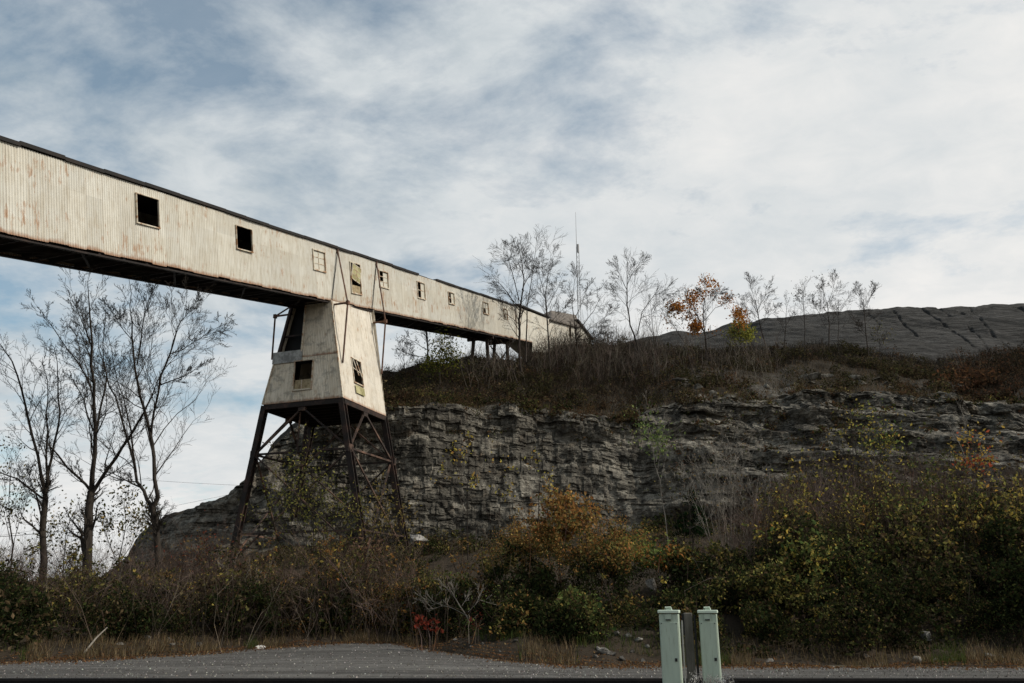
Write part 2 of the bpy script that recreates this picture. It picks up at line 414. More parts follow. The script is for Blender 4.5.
SURFV = {}
def column(px):
    k = round(px)
    if k not in SURFV:
        j = int(np.argmin(abs(PXS-px)))
        SURFV[k] = np.concatenate([G0[:, j], G1[1:, j], G2[1:, j]])
    return SURFV[k]
def on(px, Y=None, py=None, ymin=0):
    """point of the land under image column px, at distance Y or where it shows at row py"""
    c = column(px)
    if Y is not None:
        m = c[:, 1] >= Y; i = int(np.argmax(m)) if m.any() else len(c)-1
        return c[i].copy()
    X, Yp = proj(c); ok = (Yp <= py) & (c[:, 1] > ymin); i = int(np.argmax(ok)) if ok.any() else len(c)-1
    return c[i].copy()
def onv(px, v):
    j = int(np.argmin(abs(PXS-px)))
    if v < 3: i = int(np.argmin(abs(v0-v))); return G0[i, j].copy()
    if v < 4: i = int(np.argmin(abs(v1-v))); return G1[i, j].copy()
    i = int(np.argmin(abs(v2-v))); return G2[i, j].copy()

# flat ground to the horizon
n = 60
g = np.sinh(np.linspace(-1, 1, n)*5)/np.sinh(5)*4000
GX, GY = np.meshgrid(g, g); GG = np.stack([GX, GY, GX*0-.06], -1)
o = mesh_np('ground', GG.reshape(-1, 3), grid_faces(n, n), M['plain']); o['kind'] = 'structure'; o['label'] = 'flat rough ground reaching the horizon'
# road
rows = np.concatenate([np.linspace(0, 1, 40)])
near = 15.7
Gr = np.empty((40, len(PXS), 3))
for j, p in enumerate(PXS):
    E = CTL[j, 0]; a = E[0]/E[1]
    Y = near+(E[1]+.25-near)*rows
    Gr[:, j, 1] = Y; Gr[:, j, 0] = a*Y; Gr[:, j, 2] = .01+E[2]*((Y-near)/(E[1]-near))**1.7+.006
Gr[..., 2] += fbm(Gr[..., 0]*.5, Gr[..., 1]*.8, 0, 4)*.03
o = mesh_np('road', Gr.reshape(-1, 3), grid_faces(40, len(PXS)), M['road'], smooth=True); o['kind'] = 'structure'; o['label'] = 'grey gravelly road crossing in front of the bank'
# track bed
tb = MB(); ys = [(10.9, -.03), (12.0, .13), (15.3, .13), (16.3, -.03)]
V = []; 
for x in np.linspace(-60, 60, 121): V += [(x, y, z+(.03*math.sin(x*3.1+y) if z > 0 else 0)) for y, z in ys]
tb.add(V, [(i*4+k, (i+1)*4+k, (i+1)*4+k+1, i*4+k+1) for i in range(120) for k in range(3)])
o = tb.build('track_bed', M['ballast']); o['kind'] = 'structure'; o['label'] = 'low stone ballast bed under the rails'
tr = empty('railway_track', (0, 13.7, .13), 'dark steel railway rails crossing in front of the road', 'railway track')
ztop = P(300, 678.2, 14.4)[2]
for yy in (12.96, 14.4):
    b = MB()
    b.box((0, yy, ztop-.02), (60, 0, 0), (0, .036, 0), (0, 0, .02))
    b.box((0, yy, (ztop-.041+.158)/2), (60, 0, 0), (0, .01, 0), (0, 0, (ztop-.041-.158)/2))
    b.box((0, yy, .145), (60, 0, 0), (0, .07, 0), (0, 0, .0125))
    b.build('rail', M['rail'], tr)

# spoil heap far behind
HC = np.array([(575, 352), (600, 346), (625, 341), (645, 338), (658, 335.8), (672, 331.4), (681, 331), (695, 334), (705, 332), (717, 329.6), (731, 325), (740, 327), (749, 327), (756, 324), (763, 321), (774, 318), (791, 316.5), (816, 314), (828, 311), (861, 309), (880, 309.5), (899, 307.6), (930, 308), (956, 306.5), (975, 307), (994, 305), (1024, 304.5), (1500, 300)], float)
hp = np.arange(570, 1420, 1.0)
hv = np.concatenate([np.linspace(0, 1, 260), np.linspace(1.02, 2, 40)])
HG = np.empty((len(hv), len(hp), 3))
GUL = [[(892, 310), (903, 322), (918, 337)], [(916, 309), (940, 322), (982, 351)], [(937, 311), (952, 319)], [(952, 311), (965, 317)], [(970, 308), (976, 318), (990, 331), (1011, 346)], [(968, 327), (980, 337), (990, 349)], [(1016, 308), (1040, 318)], [(868, 312), (880, 326)]]
for j, p in enumerate(hp):
    top = P(p, np.interp(p, HC[:, 0], HC[:, 1]), 125.); base = P(p, 372, 90.); base[2] = min(base[2], top[2]-1)
    f = np.clip(hv, 0, 1)[:, None]; HG[:, j] = base*(1-f)+top*f
    bk = np.clip(hv-1, 0, 1); HG[:, j, 1] += bk*45; HG[:, j, 2] -= bk**.8*(top[2]-16)*.9
X, Yp = proj(HG); D = fbm(HG[..., 0]*.06, HG[..., 2]*.12, HG[..., 1]*.05, 4)*1.2+fbm(HG[..., 0]*.3, HG[..., 2]*.8, 0, 4)*.35
gd = np.zeros_like(D)
for ln in GUL:
    for (a, b), (c, d) in zip(ln[:-1], ln[1:]):
        L2 = (c-a)**2+(d-b)**2; tt = np.clip(((X-a)*(c-a)+(Yp-b)*(d-b))/L2, 0, 1)
        ds = np.hypot(X-a-tt*(c-a), Yp-b-tt*(d-b))+.5*fbm(X*.12, Yp*.12); gd = np.maximum(gd, np.clip(1-ds/.95, 0, 1)*(.45+.55*_h(np.full_like(ds, GUL.index(ln)+1.5))))
fade = np.clip(1-abs(hv-1)*12, 0, 1)[:, None]
rdg = fbm((HG[..., 0]+1.15*HG[..., 2])*.16, HG[..., 2]*.02, 3.3, 4)
D = D*1.1+.9*rdg+.5*fbm((HG[..., 0]+1.3*HG[..., 2])*.55, HG[..., 2]*.05, 6.1, 3)
HG[..., 2] += D*(1-.6*fade)-gd*.45; HG[..., 1] += gd*.5
o = mesh_np('spoil_heap', HG.reshape(-1, 3), grid_faces(*HG.shape[:2]), M['heap'], smooth=True, loc=(60, 110, 20)); o['kind'] = 'structure'; o['label'] = 'long dark grey spoil heap scored by gullies behind the hill'

# ------------------------------------------------------------------ conveyor gallery
A = P(300, 294, 42.)
u = ray(792, 396); u /= np.linalg.norm(u)
hd = np.array([u[0], u[1], 0]); hd /= np.linalg.norm(hd); c_ = np.array([hd[1], -hd[0], 0]); nn = np.cross(c_, u); nn = nn if nn[2] > 0 else -nn
UP = np.array([0, 0, 1.])
HH, GW = 3.30, 2.8
def G(s, o, n): return A+u*s+c_*o+nn*n
def sn_of(px, py):
    r = ray(px, py); C = np.array([0, 0, CAMH]); t = ((A-C)@c_)/(r@c_); q = C+t*r-A; return q@u, q@nn
def win(x0, y0, x1, y1):
    s0, n0 = sn_of(x0, (y0+y1)/2-(x1-x0)*.12); s1, _ = sn_of(x1, (y0+y1)/2+(x1-x0)*.12)
    _, na = sn_of((x0+x1)/2, y0); _, nb = sn_of((x0+x1)/2, y1); return (s0, s1, nb, na)
WG = [(136.2, 197, 158, 225, 'open'), (236, 228, 251.4, 250, 'open'), (313, 251.5, 324.5, 270, 'pane'), (350.6, 264, 360, 293, 'sash'), (379, 272, 387.6, 287, 'broken'),
      (417.2, 283, 424.4, 298, 'half'), (448.4, 293, 453.8, 303.5, 'half'), (483, 303, 488, 313.5, 'lowdark'), (503.7, 309.5, 507, 318.5, 'lowdark')]
WR = [win(*w[:4]) for w in WG]
def corr_wall(name, org, e1, e2, nrm, t0, t1, lo, hi, holes, m, parent, pitch=.115, amp=.013, rows=3, ofs=0.):
    """corrugated sheet wall: columns along e1 between heights lo(t) and hi(t), holes left open"""
    t = np.arange(t0, t1+1e-6, pitch/4); 
    if t[-1] < t1-1e-4: t = np.append(t, t1)
    ed = sorted(set(round(x, 4) for h in holes for x in h[:2] if t0 < x < t1)); t = np.array(sorted(set(np.round(t, 4)) | set(ed)))
    V = []; SN = []; F = []
    for a, b in zip(t[:-1], t[1:]):
        mid = (a+b)/2
        cuts = sorted([(h[2], h[3]) for h in holes if h[0] < mid < h[1]])
        for (la, lb, ha, hb) in [(lo(a), lo(b), hi(a), hi(b))]:
            segs = []; cl = (la, lb)
            for c0, c1 in cuts: segs.append((cl, (c0, c0))); cl = (c1, c1)
            segs.append((cl, (ha, hb)))
            for (p0, p1), (q0, q1) in segs:
                if q0-p0 < 1e-3 and q1-p1 < 1e-3: continue
                for k in range(rows):
                    f0, f1 = k/rows, (k+1)/rows; i = len(V)
                    for tt, y0, y1 in ((a, p0, q0), (b, p1, q1)):
                        w = amp*math.cos(2*math.pi*tt/pitch)+.02*math.sin(tt*1.1+ofs)*math.sin(tt*.37)
                        for f in (f0, f1):
                            y = y0+(y1-y0)*f
                            V.append(org+e1*tt+e2*y+nrm*w); SN.append((tt+ofs, y+ofs*.3, y-lo(tt)))
                    F.append((i, i+2, i+3, i+1))
    return mesh_np(name, np.array(V), np.array(F), m, parent, sn=np.array(SN))
S0, S1 = -30.0, 37.6
gal = empty('conveyor_gallery', tuple(G(3.1, -GW/2, 0)), 'long cream corrugated conveyor gallery sloping up across to the hill', 'conveyor gallery')
def jag(seed, a):
    return lambda t: a*(_h(np.floor(t/.85)+.5, seed)-.5)*2
jl = jag(3., .035)
corr_wall('side_wall', G(0, 0, 0), u, nn, c_, S0, S1, lambda t: float(jl(t)), lambda t: HH+.02, WR, M['clad'], gal)
corr_wall('side_wall', G(0, -GW, 0), u, nn, -c_, S0, S1, lambda t: 0., lambda t: HH+.02, [], M['clad'], gal, rows=1)
# roof
rb = MB(); s = S0-.3
sA, _ = sn_of(413, 273); sB, _ = sn_of(436, 281)
while s < S1+.3:
    e = min(s+R_.uniform(1.4, 2.2), S1+.35); a, b = s, e
    lift = R_.uniform(-.012, .055)+(.05 if -14 < s < -9 else 0)
    out = .10 if not (sA < (a+b)/2 < sB) else -.06
    th = .075 if out > 0 else .03
    rb.box(G((a+b)/2, (-GW+out-.1)/2, HH+th+.012+lift), u*(b-a)/2*.998, c_*(GW+out+.1)/2, nn*th)
    rb.box(G((a+b)/2, -GW/2, HH-.01), u*(b-a)/2*1.0, c_*(GW/2-.06), nn*.05)
    s = e
rb.build('roof', M['roof'], gal)
# floor and joists, bottom chords
fb = MB(); fb.box(G((S0+S1)/2, -GW/2, .14), u*(S1-S0)/2, c_*(GW/2-.06), nn*.04)
s = S0
while s < S1:
    fb.box(G(s, -GW/2, .02), u*.06, c_*(GW/2-.08), nn*.079); s += 1.25
fb.build('floor', M['under'], gal)
cb = MB()
for o_ in (-.16, -GW+.16): cb.box(G((S0+S1)/2, o_, -.10), u*(S1-S0)/2, c_*.09, nn*.037)
s = S0+.6; sg = 1
while s < S1-2.5:
    cb.bar(G(s, -.3 if sg > 0 else -GW+.3, -.10), G(s+2.5, -GW+.3 if sg > 0 else -.3, -.10), .09, .05); sg = -sg; s += 2.5
s = S0+.3
while s < S1:
    cb.box(G(s, -GW/2, -.105), u*.04, c_*(GW/2-.26), nn*.03); s += 2.5
cb.build('bottom_chord', M['under'], gal)
for s in (S0, S1): eb = MB(); eb.box(G(s, -GW/2, HH/2), u*.02, c_*(GW/2-.03), nn*(HH/2-.01)); eb.build('end_wall', M['clad_end'], gal)
def window(rect, kind, O, e1, e2, nr, parent):
    """rect in (t0,t1,y0,y1) on a wall plane"""
    t0, t1, y0, y1 = rect; W = t1-t0; H = y1-y0; fw = max(.05, W*.055)*(.6 if kind == 'open' else 1)
    pt = lambda a, b, d: O+e1*a+e2*b+nr*d
    fr = MB()
    fr.box(pt((t0+t1)/2, y0-fw*.6, .035), e1*(W/2+fw), e2*fw*.6, nr*.05)
    fr.box(pt((t0+t1)/2, y1+fw*.4, .03), e1*(W/2+fw), e2*fw*.4, nr*.045)
    for a in (t0-fw*.4, t1+fw*.4): fr.box(pt(a, (y0+y1)/2, .03), e1*fw*.4, e2*(H/2-.001), nr*.042)
    f = fr.build('window', M['frame'], parent)
    def bars(a0, a1, b0, b1, d, nx, ny):
        m = MB(); bw = .022
        for i in range(nx+1): x = a0+(a1-a0)*i/nx; m.box(pt(x, (b0+b1)/2, d), e1*bw, e2*(b1-b0)/2, nr*.02)
        for i in range(ny+1): y = b0+(b1-b0)*i/ny; m.box(pt((a0+a1)/2, y, d), e1*((a1-a0)/2), e2*bw, nr*.017)
        return m
    def panes(name, cells, d, m):
        b = MB()
        for a0, a1, b0, b1 in cells: b.box(pt((a0+a1)/2, (b0+b1)/2, d), e1*(a1-a0)/2, e2*(b1-b0)/2, nr*.005)
        if cells: chd(b.build(name, m, parent), f)
    def chd(o, f): o.parent = f
    gridc = lambda nx, ny: [(t0+W*i/nx, t0+W*(i+1)/nx, y0+H*j/ny, y0+H*(j+1)/ny) for j in range(ny) for i in range(nx)]
    if kind == 'pane':
        chd(bars(t0, t1, y0, y1, -.01, 2, 3).build('glazing_bars', M['frame'], parent), f); panes('pane', gridc(2, 3), -.02, M['pane'])
    elif kind == 'broken':
        chd(bars(t0, t1, y0, y1, -.01, 2, 3).build('glazing_bars', M['frame'], parent), f)
        panes('pane', [c for i, c in enumerate(gridc(2, 3)) if i not in (2, 4)], -.02, M['pane'])
    elif kind == 'half':
        chd(bars(t0, t1, y0, y1, -.01, 2, 2).build('glazing_bars', M['frame'], parent), f)
        panes('pane', [gridc(2, 2)[1], gridc(2, 2)[3]][:2], -.02, M['pane'])
    elif kind == 'lowdark':
        chd(bars(t0, t1, y0, y1, -.01, 2, 2).build('glazing_bars', M['frame'], parent), f)
        panes('pane', [gridc(2, 2)[1], gridc(2, 2)[2], gridc(2, 2)[3]], -.02, M['pane'])
    elif kind == 'sash':
        # yellowed sash hanging crooked over the upper part, boarded below
        an = math.radians(-14); E1 = e1*math.cos(an)+e2*math.sin(an); E2 = e2*math.cos(an)-e1*math.sin(an)
        O2 = pt((t0+t1)/2, y0+H*.66, .09); b = MB(); hw, hh = W*.44, H*.27
        for i in range(3): b.box(O2+E1*hw*(i-1), E1*.022, E2*hh, nr*.02)
        for i in range(4): b.box(O2+E2*hh*(i*2/3-1), E1*hw, E2*.022, nr*.018)
        chd(b.build('glazing_bars', M['frame'], parent), f)
        b = MB(); b.box(O2, E1*hw, E2*hh, nr*.006); chd(b.build('sash', M['pane_y'], parent), f)
        panes('board', [(t0, t1, y0, y0+H*.26)], -.02, M['board'])
    elif kind == 'boarded':
        panes('board', [(t0+W*.03, t0+W*.97, y0, y0+H*.34)], -.03, M['board'])
        b = MB(); b.box(pt(t0+W*.45, y0+H*.17, .0), e1*.03, e2*H*.17, nr*.02); chd(b.build('batten', M['frame'], parent), f)
    elif kind == 'tilt':
        b = MB()
        for i in range(2): b.bar(pt(t0+W*(.2+.35*i), y1-.02, .02), pt(t0+W*(.6+.33*i), y0+H*.36, .05), .05)
        b.bar(pt(t0, y0+H*.62, .02), pt(t1, y0+H*.5, .02), .04)
        chd(b.build('glazing_bars', M['frame'], parent), f)
        panes('board', [(t0, t1, y0-.45*H, y0-.12*H)], .075, M['pane_y'])
    return f
for w, r in zip(WG, WR): window(r, w[4], G(0, 0, 0), u, nn, c_, gal)

# ------------------------------------------------------------------ support tower
Q0 = np.array([*(A+hd*3.09)[:2], 0.]); TL = 5.15
def K(a, o, z): return Q0+hd*a+c_*o+UP*z
def gz(a): return A[2]+(a+3.09)*math.tan(math.asin(u[2]))        # underside of gallery over a
tow = empty('support_tower', tuple(K(TL/2, -1.0, 3.2)), 'tall flared steel support tower with cream corrugated house under the gallery', 'tower')
ZB = 12.8; OR, OL = 1.29, -4.16
def oR(z): return 0.02+(gz(0)-z)/(gz(0)-ZB)*(OR-.02)
def oL(z): return -GW-.02-(gz(0)-z)/(gz(0)-ZB)*(-GW-OL-.02)
# flared flank facing the sun: plane through (a, .03, gz0) and (a, OR, ZB)
fl = (K(0, OR, ZB)-K(0, .03, gz(0))); Lf = np.linalg.norm(fl); e2f = -fl/Lf; nrf = np.cross(hd, e2f); nrf = nrf if nrf@c_ > 0 else -nrf
def flank_hi(t): return Lf-.002+ (gz(t)-gz(0))*.98
wt = (1.55, 2.6, 1.35, 2.9)
corr_wall('flank_wall', K(0, OR, ZB), hd, e2f, nrf, 0, TL, lambda t: 0., flank_hi, [wt], M['clad_flank'], tow, rows=4, ofs=51.)
window(wt, 'tilt', K(0, OR, ZB), hd, e2f, nrf, tow)
fl2 = (K(0, OL, ZB)-K(0, -GW-.03, gz(0))); Lf2 = np.linalg.norm(fl2); e2g = -fl2/Lf2; nrg = np.cross(hd, e2g); nrg = nrg if nrg@c_ < 0 else -nrg
corr_wall('flank_wall', K(0, OL, ZB), hd, e2g, nrg, 0, TL, lambda t: 0., lambda t: Lf2-.002+(gz(t)-gz(0))*.98, [], M['clad_end'], tow, rows=1, ofs=91.)
# near end wall in (o, z)
ZP = 15.55
def hi_end(t):
    r = gz(0)+.16
    if t > 0: r = min(r, ZB+(OR-t)/(OR-0.02)*(gz(0)-ZB))
    return r
def hi_low(t):
    if t < oL(ZP): return ZB+(t-OL)/(oL(ZP)-OL)*(ZP-ZB)
    if t > oR(ZP): return ZB+(OR-t)/(OR-oR(ZP))*(ZP-ZB)
    return ZP
OPN = -1.72
def hole(px0, py0, px1, py1):
    r = []
    C = np.array([0, 0, CAMH]); q0 = K(0, 0, 0)
    for x, y in ((px0, (py0+py1)/2), (px1, (py0+py1)/2), ((px0+px1)/2, py1), ((px0+px1)/2, py0)):
        d = ray(x, y); t = ((q0-C)@hd)/(d@hd); p = C+t*d; r.append(((p-q0)@c_, p[2]))
    return (r[0][0], r[1][0], r[2][1], r[3][1])
we = hole(294.5, 361, 312, 389)
corr_wall('end_wall', K(0, 0, 0), c_, UP, -hd, OL, OR, lambda t: ZB, hi_low, [we], M['clad_end'], tow, rows=3, ofs=11.)
window(we, 'boarded', K(0, 0, 0), c_, UP, -hd, tow)
corr_wall('upper_end_wall', K(-.02, 0, 0), c_, UP, -hd, OPN, oR(ZP)+.0, lambda t: ZP-.06, hi_end, [], M['clad_end'], tow, rows=3, ofs=23.)
b = MB(); b.box(K(-.05, (oL(ZP)+OPN)/2-.05, ZP+.05), c_*((OPN-oL(ZP))/2+.12), UP*.36, hd*.015); b.build('patch_sheet', M['patch'], tow)
# far end wall
corr_wall('end_wall', K(TL, 0, 0), c_, UP, hd, OL, OR, lambda t: ZB, lambda t: min(gz(TL), ZB+(t-OL)/(-GW-OL)*(gz(TL)-ZB) if t < -GW else 99, ZB+(OR-t)/OR*(gz(TL)-ZB) if t > 0 else 99), [], M['clad_end'], tow, rows=1, ofs=70.)
# frame inside the opening, corner trims, floor of the house
b = MB()
b.bar(K(.06, oL(ZP)+.12, ZP), K(.06, -GW-.0, gz(0)-.1), .16); b.bar(K(.1, OPN-.05, ZP), K(.1, OPN-.05, gz(0)-.1), .12)
b.bar(K(.12, oL(ZP)+.3, ZP+1.4), K(.12, OPN, ZP+1.4), .1); b.bar(K(1.8, -3.2, ZP-1), K(1.8, -3.0, gz(0)), .2)
b.build('opening_frame', M['steel'], tow)
for pq in ((K(-.03, OR+.01, ZB), K(-.03, .06, gz(0)), .07, .07), (K(-.03, OL-.01, ZB), K(-.03, oL(ZP)-.01, ZP), .07, .07), (K(-.06, OPN, ZP+.3), K(-.10, OPN+.06, gz(0)+.35), .10, .05)):
    b = MB(); b.bar(*pq); b.build('corner_trim', M['frame'], tow)
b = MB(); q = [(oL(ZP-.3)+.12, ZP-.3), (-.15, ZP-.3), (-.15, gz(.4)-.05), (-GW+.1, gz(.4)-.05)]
b.add([K(.45, *p) for p in q]+[K(.5, *p) for p in q], [(0, 1, 2, 3), (7, 6, 5, 4), (0, 4, 5, 1), (1, 5, 6, 2), (2, 6, 7, 3), (3, 7, 4, 0)]); b.build('opening_shade_sheet', M['dark'], tow)  # added near-black sheet; its colour stands for the shade inside the opening
b = MB(); b.box(K(TL/2, (OL+OR)/2, ZB-.02), hd*(TL/2-.05), c_*((OR-OL)/2-.05), UP*.06)
for i in range(8): b.bar(K(.3+i*.65, OL+.12, ZB-.16), K(.3+i*.65, OR-.12, ZB-.16), .12, .18)
b.build('house_floor', M['under'], tow)
def edgebeam(p, q): b = MB(); b.bar(p, q, .16, .26); return b.build('edge_beam', M['steel'], tow)
zb2 = ZB-.2
edgebeam(K(0, OL, zb2), K(0, OR, zb2)); edgebeam(K(TL, OL, zb2), K(TL, OR, zb2)); edgebeam(K(.1, OR, zb2-.01), K(TL-.1, OR, zb2-.01)); edgebeam(K(.1, OL, zb2-.01), K(TL-.1, OL, zb2-.01))
def legpt(side, a, z):
    if side > 0: o = np.interp(-z, [-ZB, -6.0, -2.], [OR-.12, 2.86, 3.7])
    else: o = np.interp(-z, [-ZB, -3.49, -2.], [OL+.14, -5.36, -5.56])
    return K(a, o, z)
for a in (0.08, TL-.08):
    for sd in (1, -1):
        b = MB(); foot = 2.6
        b.hbeam(legpt(sd, a, ZB-.08), legpt(sd, a, foot), .32, .36, hd)
        b.build('leg', M['steel'], tow)
        b = MB(); fp = legpt(sd, a, 2.9); b.box(fp, hd*.5, c_*.5, UP*.5); o = b.build('footing', M['patch'], tow, bevel=.03)
Z1, Z2 = 9.85, 5.35
def brace(p, q, w=.13, m='brace'):
    w *= .78; b = MB(); b.bar(p, q, w, w*.8); 
    return b.build('brace', M[m], tow)
corners = [(1, .08), (1, TL-.08), (-1, TL-.08), (-1, .08)]
for i in range(4):
    (s1, a1), (s2, a2) = corners[i], corners[(i+1) % 4]
    L = lambda z: legpt(s1, a1, z); Rr = lambda z: legpt(s2, a2, z)
    ofs = hd*.02*(i-1)
    for z in (Z1, Z2): brace(L(z), Rr(z), .17 if z == Z1 else .15, 'steel' if i in (3, 2, 1) and z == Z1 else 'brace')
    mid = (L(ZB-.35)+Rr(ZB-.35))/2
    brace(mid+ofs, L(Z1)+ofs, .14); brace(mid-ofs, Rr(Z1)-ofs, .14, 'steel' if i == 3 else 'brace')
    nf = np.cross(Rr(Z1)-L(Z1), UP); nf /= np.linalg.norm(nf)
    brace(L(Z1)+nf*.07, Rr(Z2-1.5)+nf*.07, .12); brace(Rr(Z1)-nf*.07, L(Z2-1.5)-nf*.07, .12)
    for q in (L(Z1), mid): b = MB(); b.box(q, (Rr(Z1)-L(Z1))/np.linalg.norm(Rr(Z1)-L(Z1))*.24, UP*.22, nf*.10); b.build('gusset_plate', M['brace'], tow)
# a vertical hanger under the middle of the near face and some loose pipework
brace(K(.6, -1.9, ZB-.3), K(.6, -1.9, Z1), .11); brace(K(2.4, -2.6, ZB-.3), K(2.5, -2.9, Z1), .2, 'steel')
# outrigger tie rods beside the gallery
def tie(a, sgn, L1, zt, zs, zl, ol):
    o0 = .04 if sgn > 0 else -GW-.04
    t = K(a, o0, zt); st = K(a, o0+sgn*.02, zs); tip = K(a, o0+sgn*L1, zs); lo_ = K(a+.1, ol, zl)
    b = MB(); b.tube([t, tip], .05, 6); b.tube([tip, lo_], .055, 6); b.tube([st, tip], .06, 6)
    b.box(tip, hd*.09, c_*.09, UP*.12); b.box(t, hd*.06, c_*.05, UP*.18)
    b.build('tie_rod', M['rod'], tow)
tie(.28, 1, .98, gz(.28)+HH/math.cos(math.asin(u[2]))-.05, gz(.3)-.25, 15.0, oR(15.0)+.06)
tie(TL-.1, 1, .92, gz(5)+HH/math.cos(math.asin(u[2]))-.05, gz(5)-.95, 15.6, oR(15.6)+.12)
tie(.28, -1, 1.25, gz(.28)+.1, gz(.3)-.5, 15.7, -GW-1.3)
b = MB()
b.tube([K(0.3, .05, gz(.3)+HH), K(.05, .06, gz(0))], .022, 5); b.tube([K(TL-.1, .05, gz(TL)+HH), K(TL-.35, .07, gz(TL))], .022, 5)
b.build('cable', M['wire'], tow)

# far trestles under the gallery
def trestle(s, zb, label, xb=True):
    t_ = empty('gallery_trestle', tuple(G(s, -GW/2, -.2)-UP*(G(s, 0, 0)[2]-zb)), label, 'trestle', 'trestles under the far gallery')
    for o_ in (-.75, -GW+.75):
        top = G(s, o_, -.14); bot = np.array([*(top+c_*(.25 if o_ > -1.4 else -.25))[:2], zb])
        b = MB(); b.bar(top, bot, .26); b.build('post', M['steel'], t_)
    b = MB(); b.bar(G(s, -.1, -.28), G(s, -GW+.1, -.28), .24, .24); b.build('cap_beam', M['steel'], t_)
    if xb:
        b = MB(); b.bar(G(s, -.25, -.5), np.array([*(G(s, -GW-.2, 0))[:2], zb+.4]), .1); b.bar(G(s, -GW+.25, -.5), np.array([*(G(s, .2, 0))[:2], zb+.4]), .1); b.build('cross_brace', M['steel'], t_)
sT, _ = sn_of(494, 333); trestle(sT, 21.5, 'nearer of two steel trestles holding up the far gallery above the hill', False)
trestle(sT+5.6, 22.0, 'cross-braced steel trestle nearest the head house')

# end shed on the hill
sh = empty('head_house', tuple(G(S1+6, -2, -3)), 'cream sheet-metal head house with dark roof at the far end of the gallery', 'building')
H0 = G(S1+.05, -.02, 0)
def Hs(a, o, z): return np.array([*(H0+hd*a+c_*o)[:2], z])
zg = 21.5
def on_flank(px, py, o=0.):
    r_ = ray(px, py); C = np.array([0, 0, CAMH]); t = ((H0+c_*o-C)@c_)/(r_@c_); q = C+t*r_; return (q-H0)@hd, q[2]
PRW = [on_flank(x, y) for x, y in ((518, 307), (533, 313), (549, 318.5), (575, 325.5), (577.5, 326))]
tw0, twA, twB = 0., PRW[2][0], PRW[4][0]
tl, zl_ = on_flank(592, 338.5)
def topz(t): return float(np.interp(t, [p[0] for p in PRW], [p[1] for p in PRW]))
t1_, z1_ = on_flank(569, 335.5); t2_, z2_ = on_flank(570.6, 327.5)
wh = (t1_, t2_, z1_, z2_)
GB = lambda t: G(S1, 0, 0)[2]+t*math.tan(math.asin(u[2])) if t < 5 else zg
corr_wall('side_wall', Hs(0, 0, 0), hd, UP, c_, 0, twB, GB, topz, [wh], M['clad'], sh, rows=3, ofs=140)
window(wh, 'open', Hs(0, 0, 0), hd, UP, c_, sh)
corr_wall('side_wall', Hs(0, -2.78, 0), hd, UP, -c_, 0, twB, lambda t: GB(min(t, 4.9)) if t < 10 else zg, topz, [], M['clad'], sh, rows=1, ofs=150)
zk = on_flank(577.5, 320)[1]
corr_wall('annex_wall', Hs(0, -.15, 0), hd, UP, c_, twB+.02, tl, lambda t: zg-.5, lambda t: float(np.interp(t, [twB, tl], [zk-.3, zl_-.2])), [], M['clad'], sh, rows=2, ofs=170)
corr_wall('end_wall', Hs(0, 0, 0), c_, UP, -hd, -2.78, 0, lambda t: GB(0), lambda t: topz(0), [], M['clad_end'], sh, rows=2, ofs=165)
M['shroof'] = m_rust('weathered_roof', (.06, .05, .042), (.13, .11, .09), .35, .6, .8)
dz = np.array([0, 0, .14])
b = MB()
za, zb_ = topz(twA), topz(twB)
r0, r1, r2, r3 = Hs(twA, .3, za-.1), Hs(twB+.3, .3, zb_-.1), Hs(twB+.3, -3.1, zb_-.1), Hs(twA, -3.1, za-.1)
ka, kza = on_flank(551.5, 310.5, -1.3); kb, kzb = on_flank(576, 315, -1.3)
k0, k1 = Hs(ka, -1.3, kza), Hs(kb, -1.3, kzb)
b.add([r0, r1, r2, r3, k0, k1]+[v-dz for v in (r0, r1, r2, r3)], [(0, 1, 5, 4), (1, 2, 5), (2, 3, 4, 5), (3, 0, 4), (0, 6, 7, 1), (1, 7, 8, 2), (2, 8, 9, 3), (3, 9, 6, 0), (9, 8, 7, 6)])
b.build('roof', M['shroof'], sh)
b = MB(); q = [Hs(0, .2, topz(0)+.05), Hs(twA, .2, topz(twA)+.05), Hs(twA, -3.0, topz(twA)+.05), Hs(0, -3.0, topz(0)+.05)]
b.add(q+[v+dz for v in q], [(3, 2, 1, 0), (4, 5, 6, 7), (0, 1, 5, 4), (1, 2, 6, 5), (2, 3, 7, 6), (3, 0, 4, 7)]); b.build('lower_roof', M['roof'], sh)
b = MB(); q = [Hs(twB+.1, .15, zk), Hs(tl+.4, .15, zl_), Hs(tl+.4, -2.9, zl_), Hs(twB+.1, -2.9, zk)]
b.add([v-dz*1.2 for v in q]+[v+dz for v in q], [(3, 2, 1, 0), (4, 5, 6, 7), (0, 1, 5, 4), (1, 2, 6, 5), (2, 3, 7, 6), (3, 0, 4, 7)]); b.build('annex_roof', M['roof'], sh)

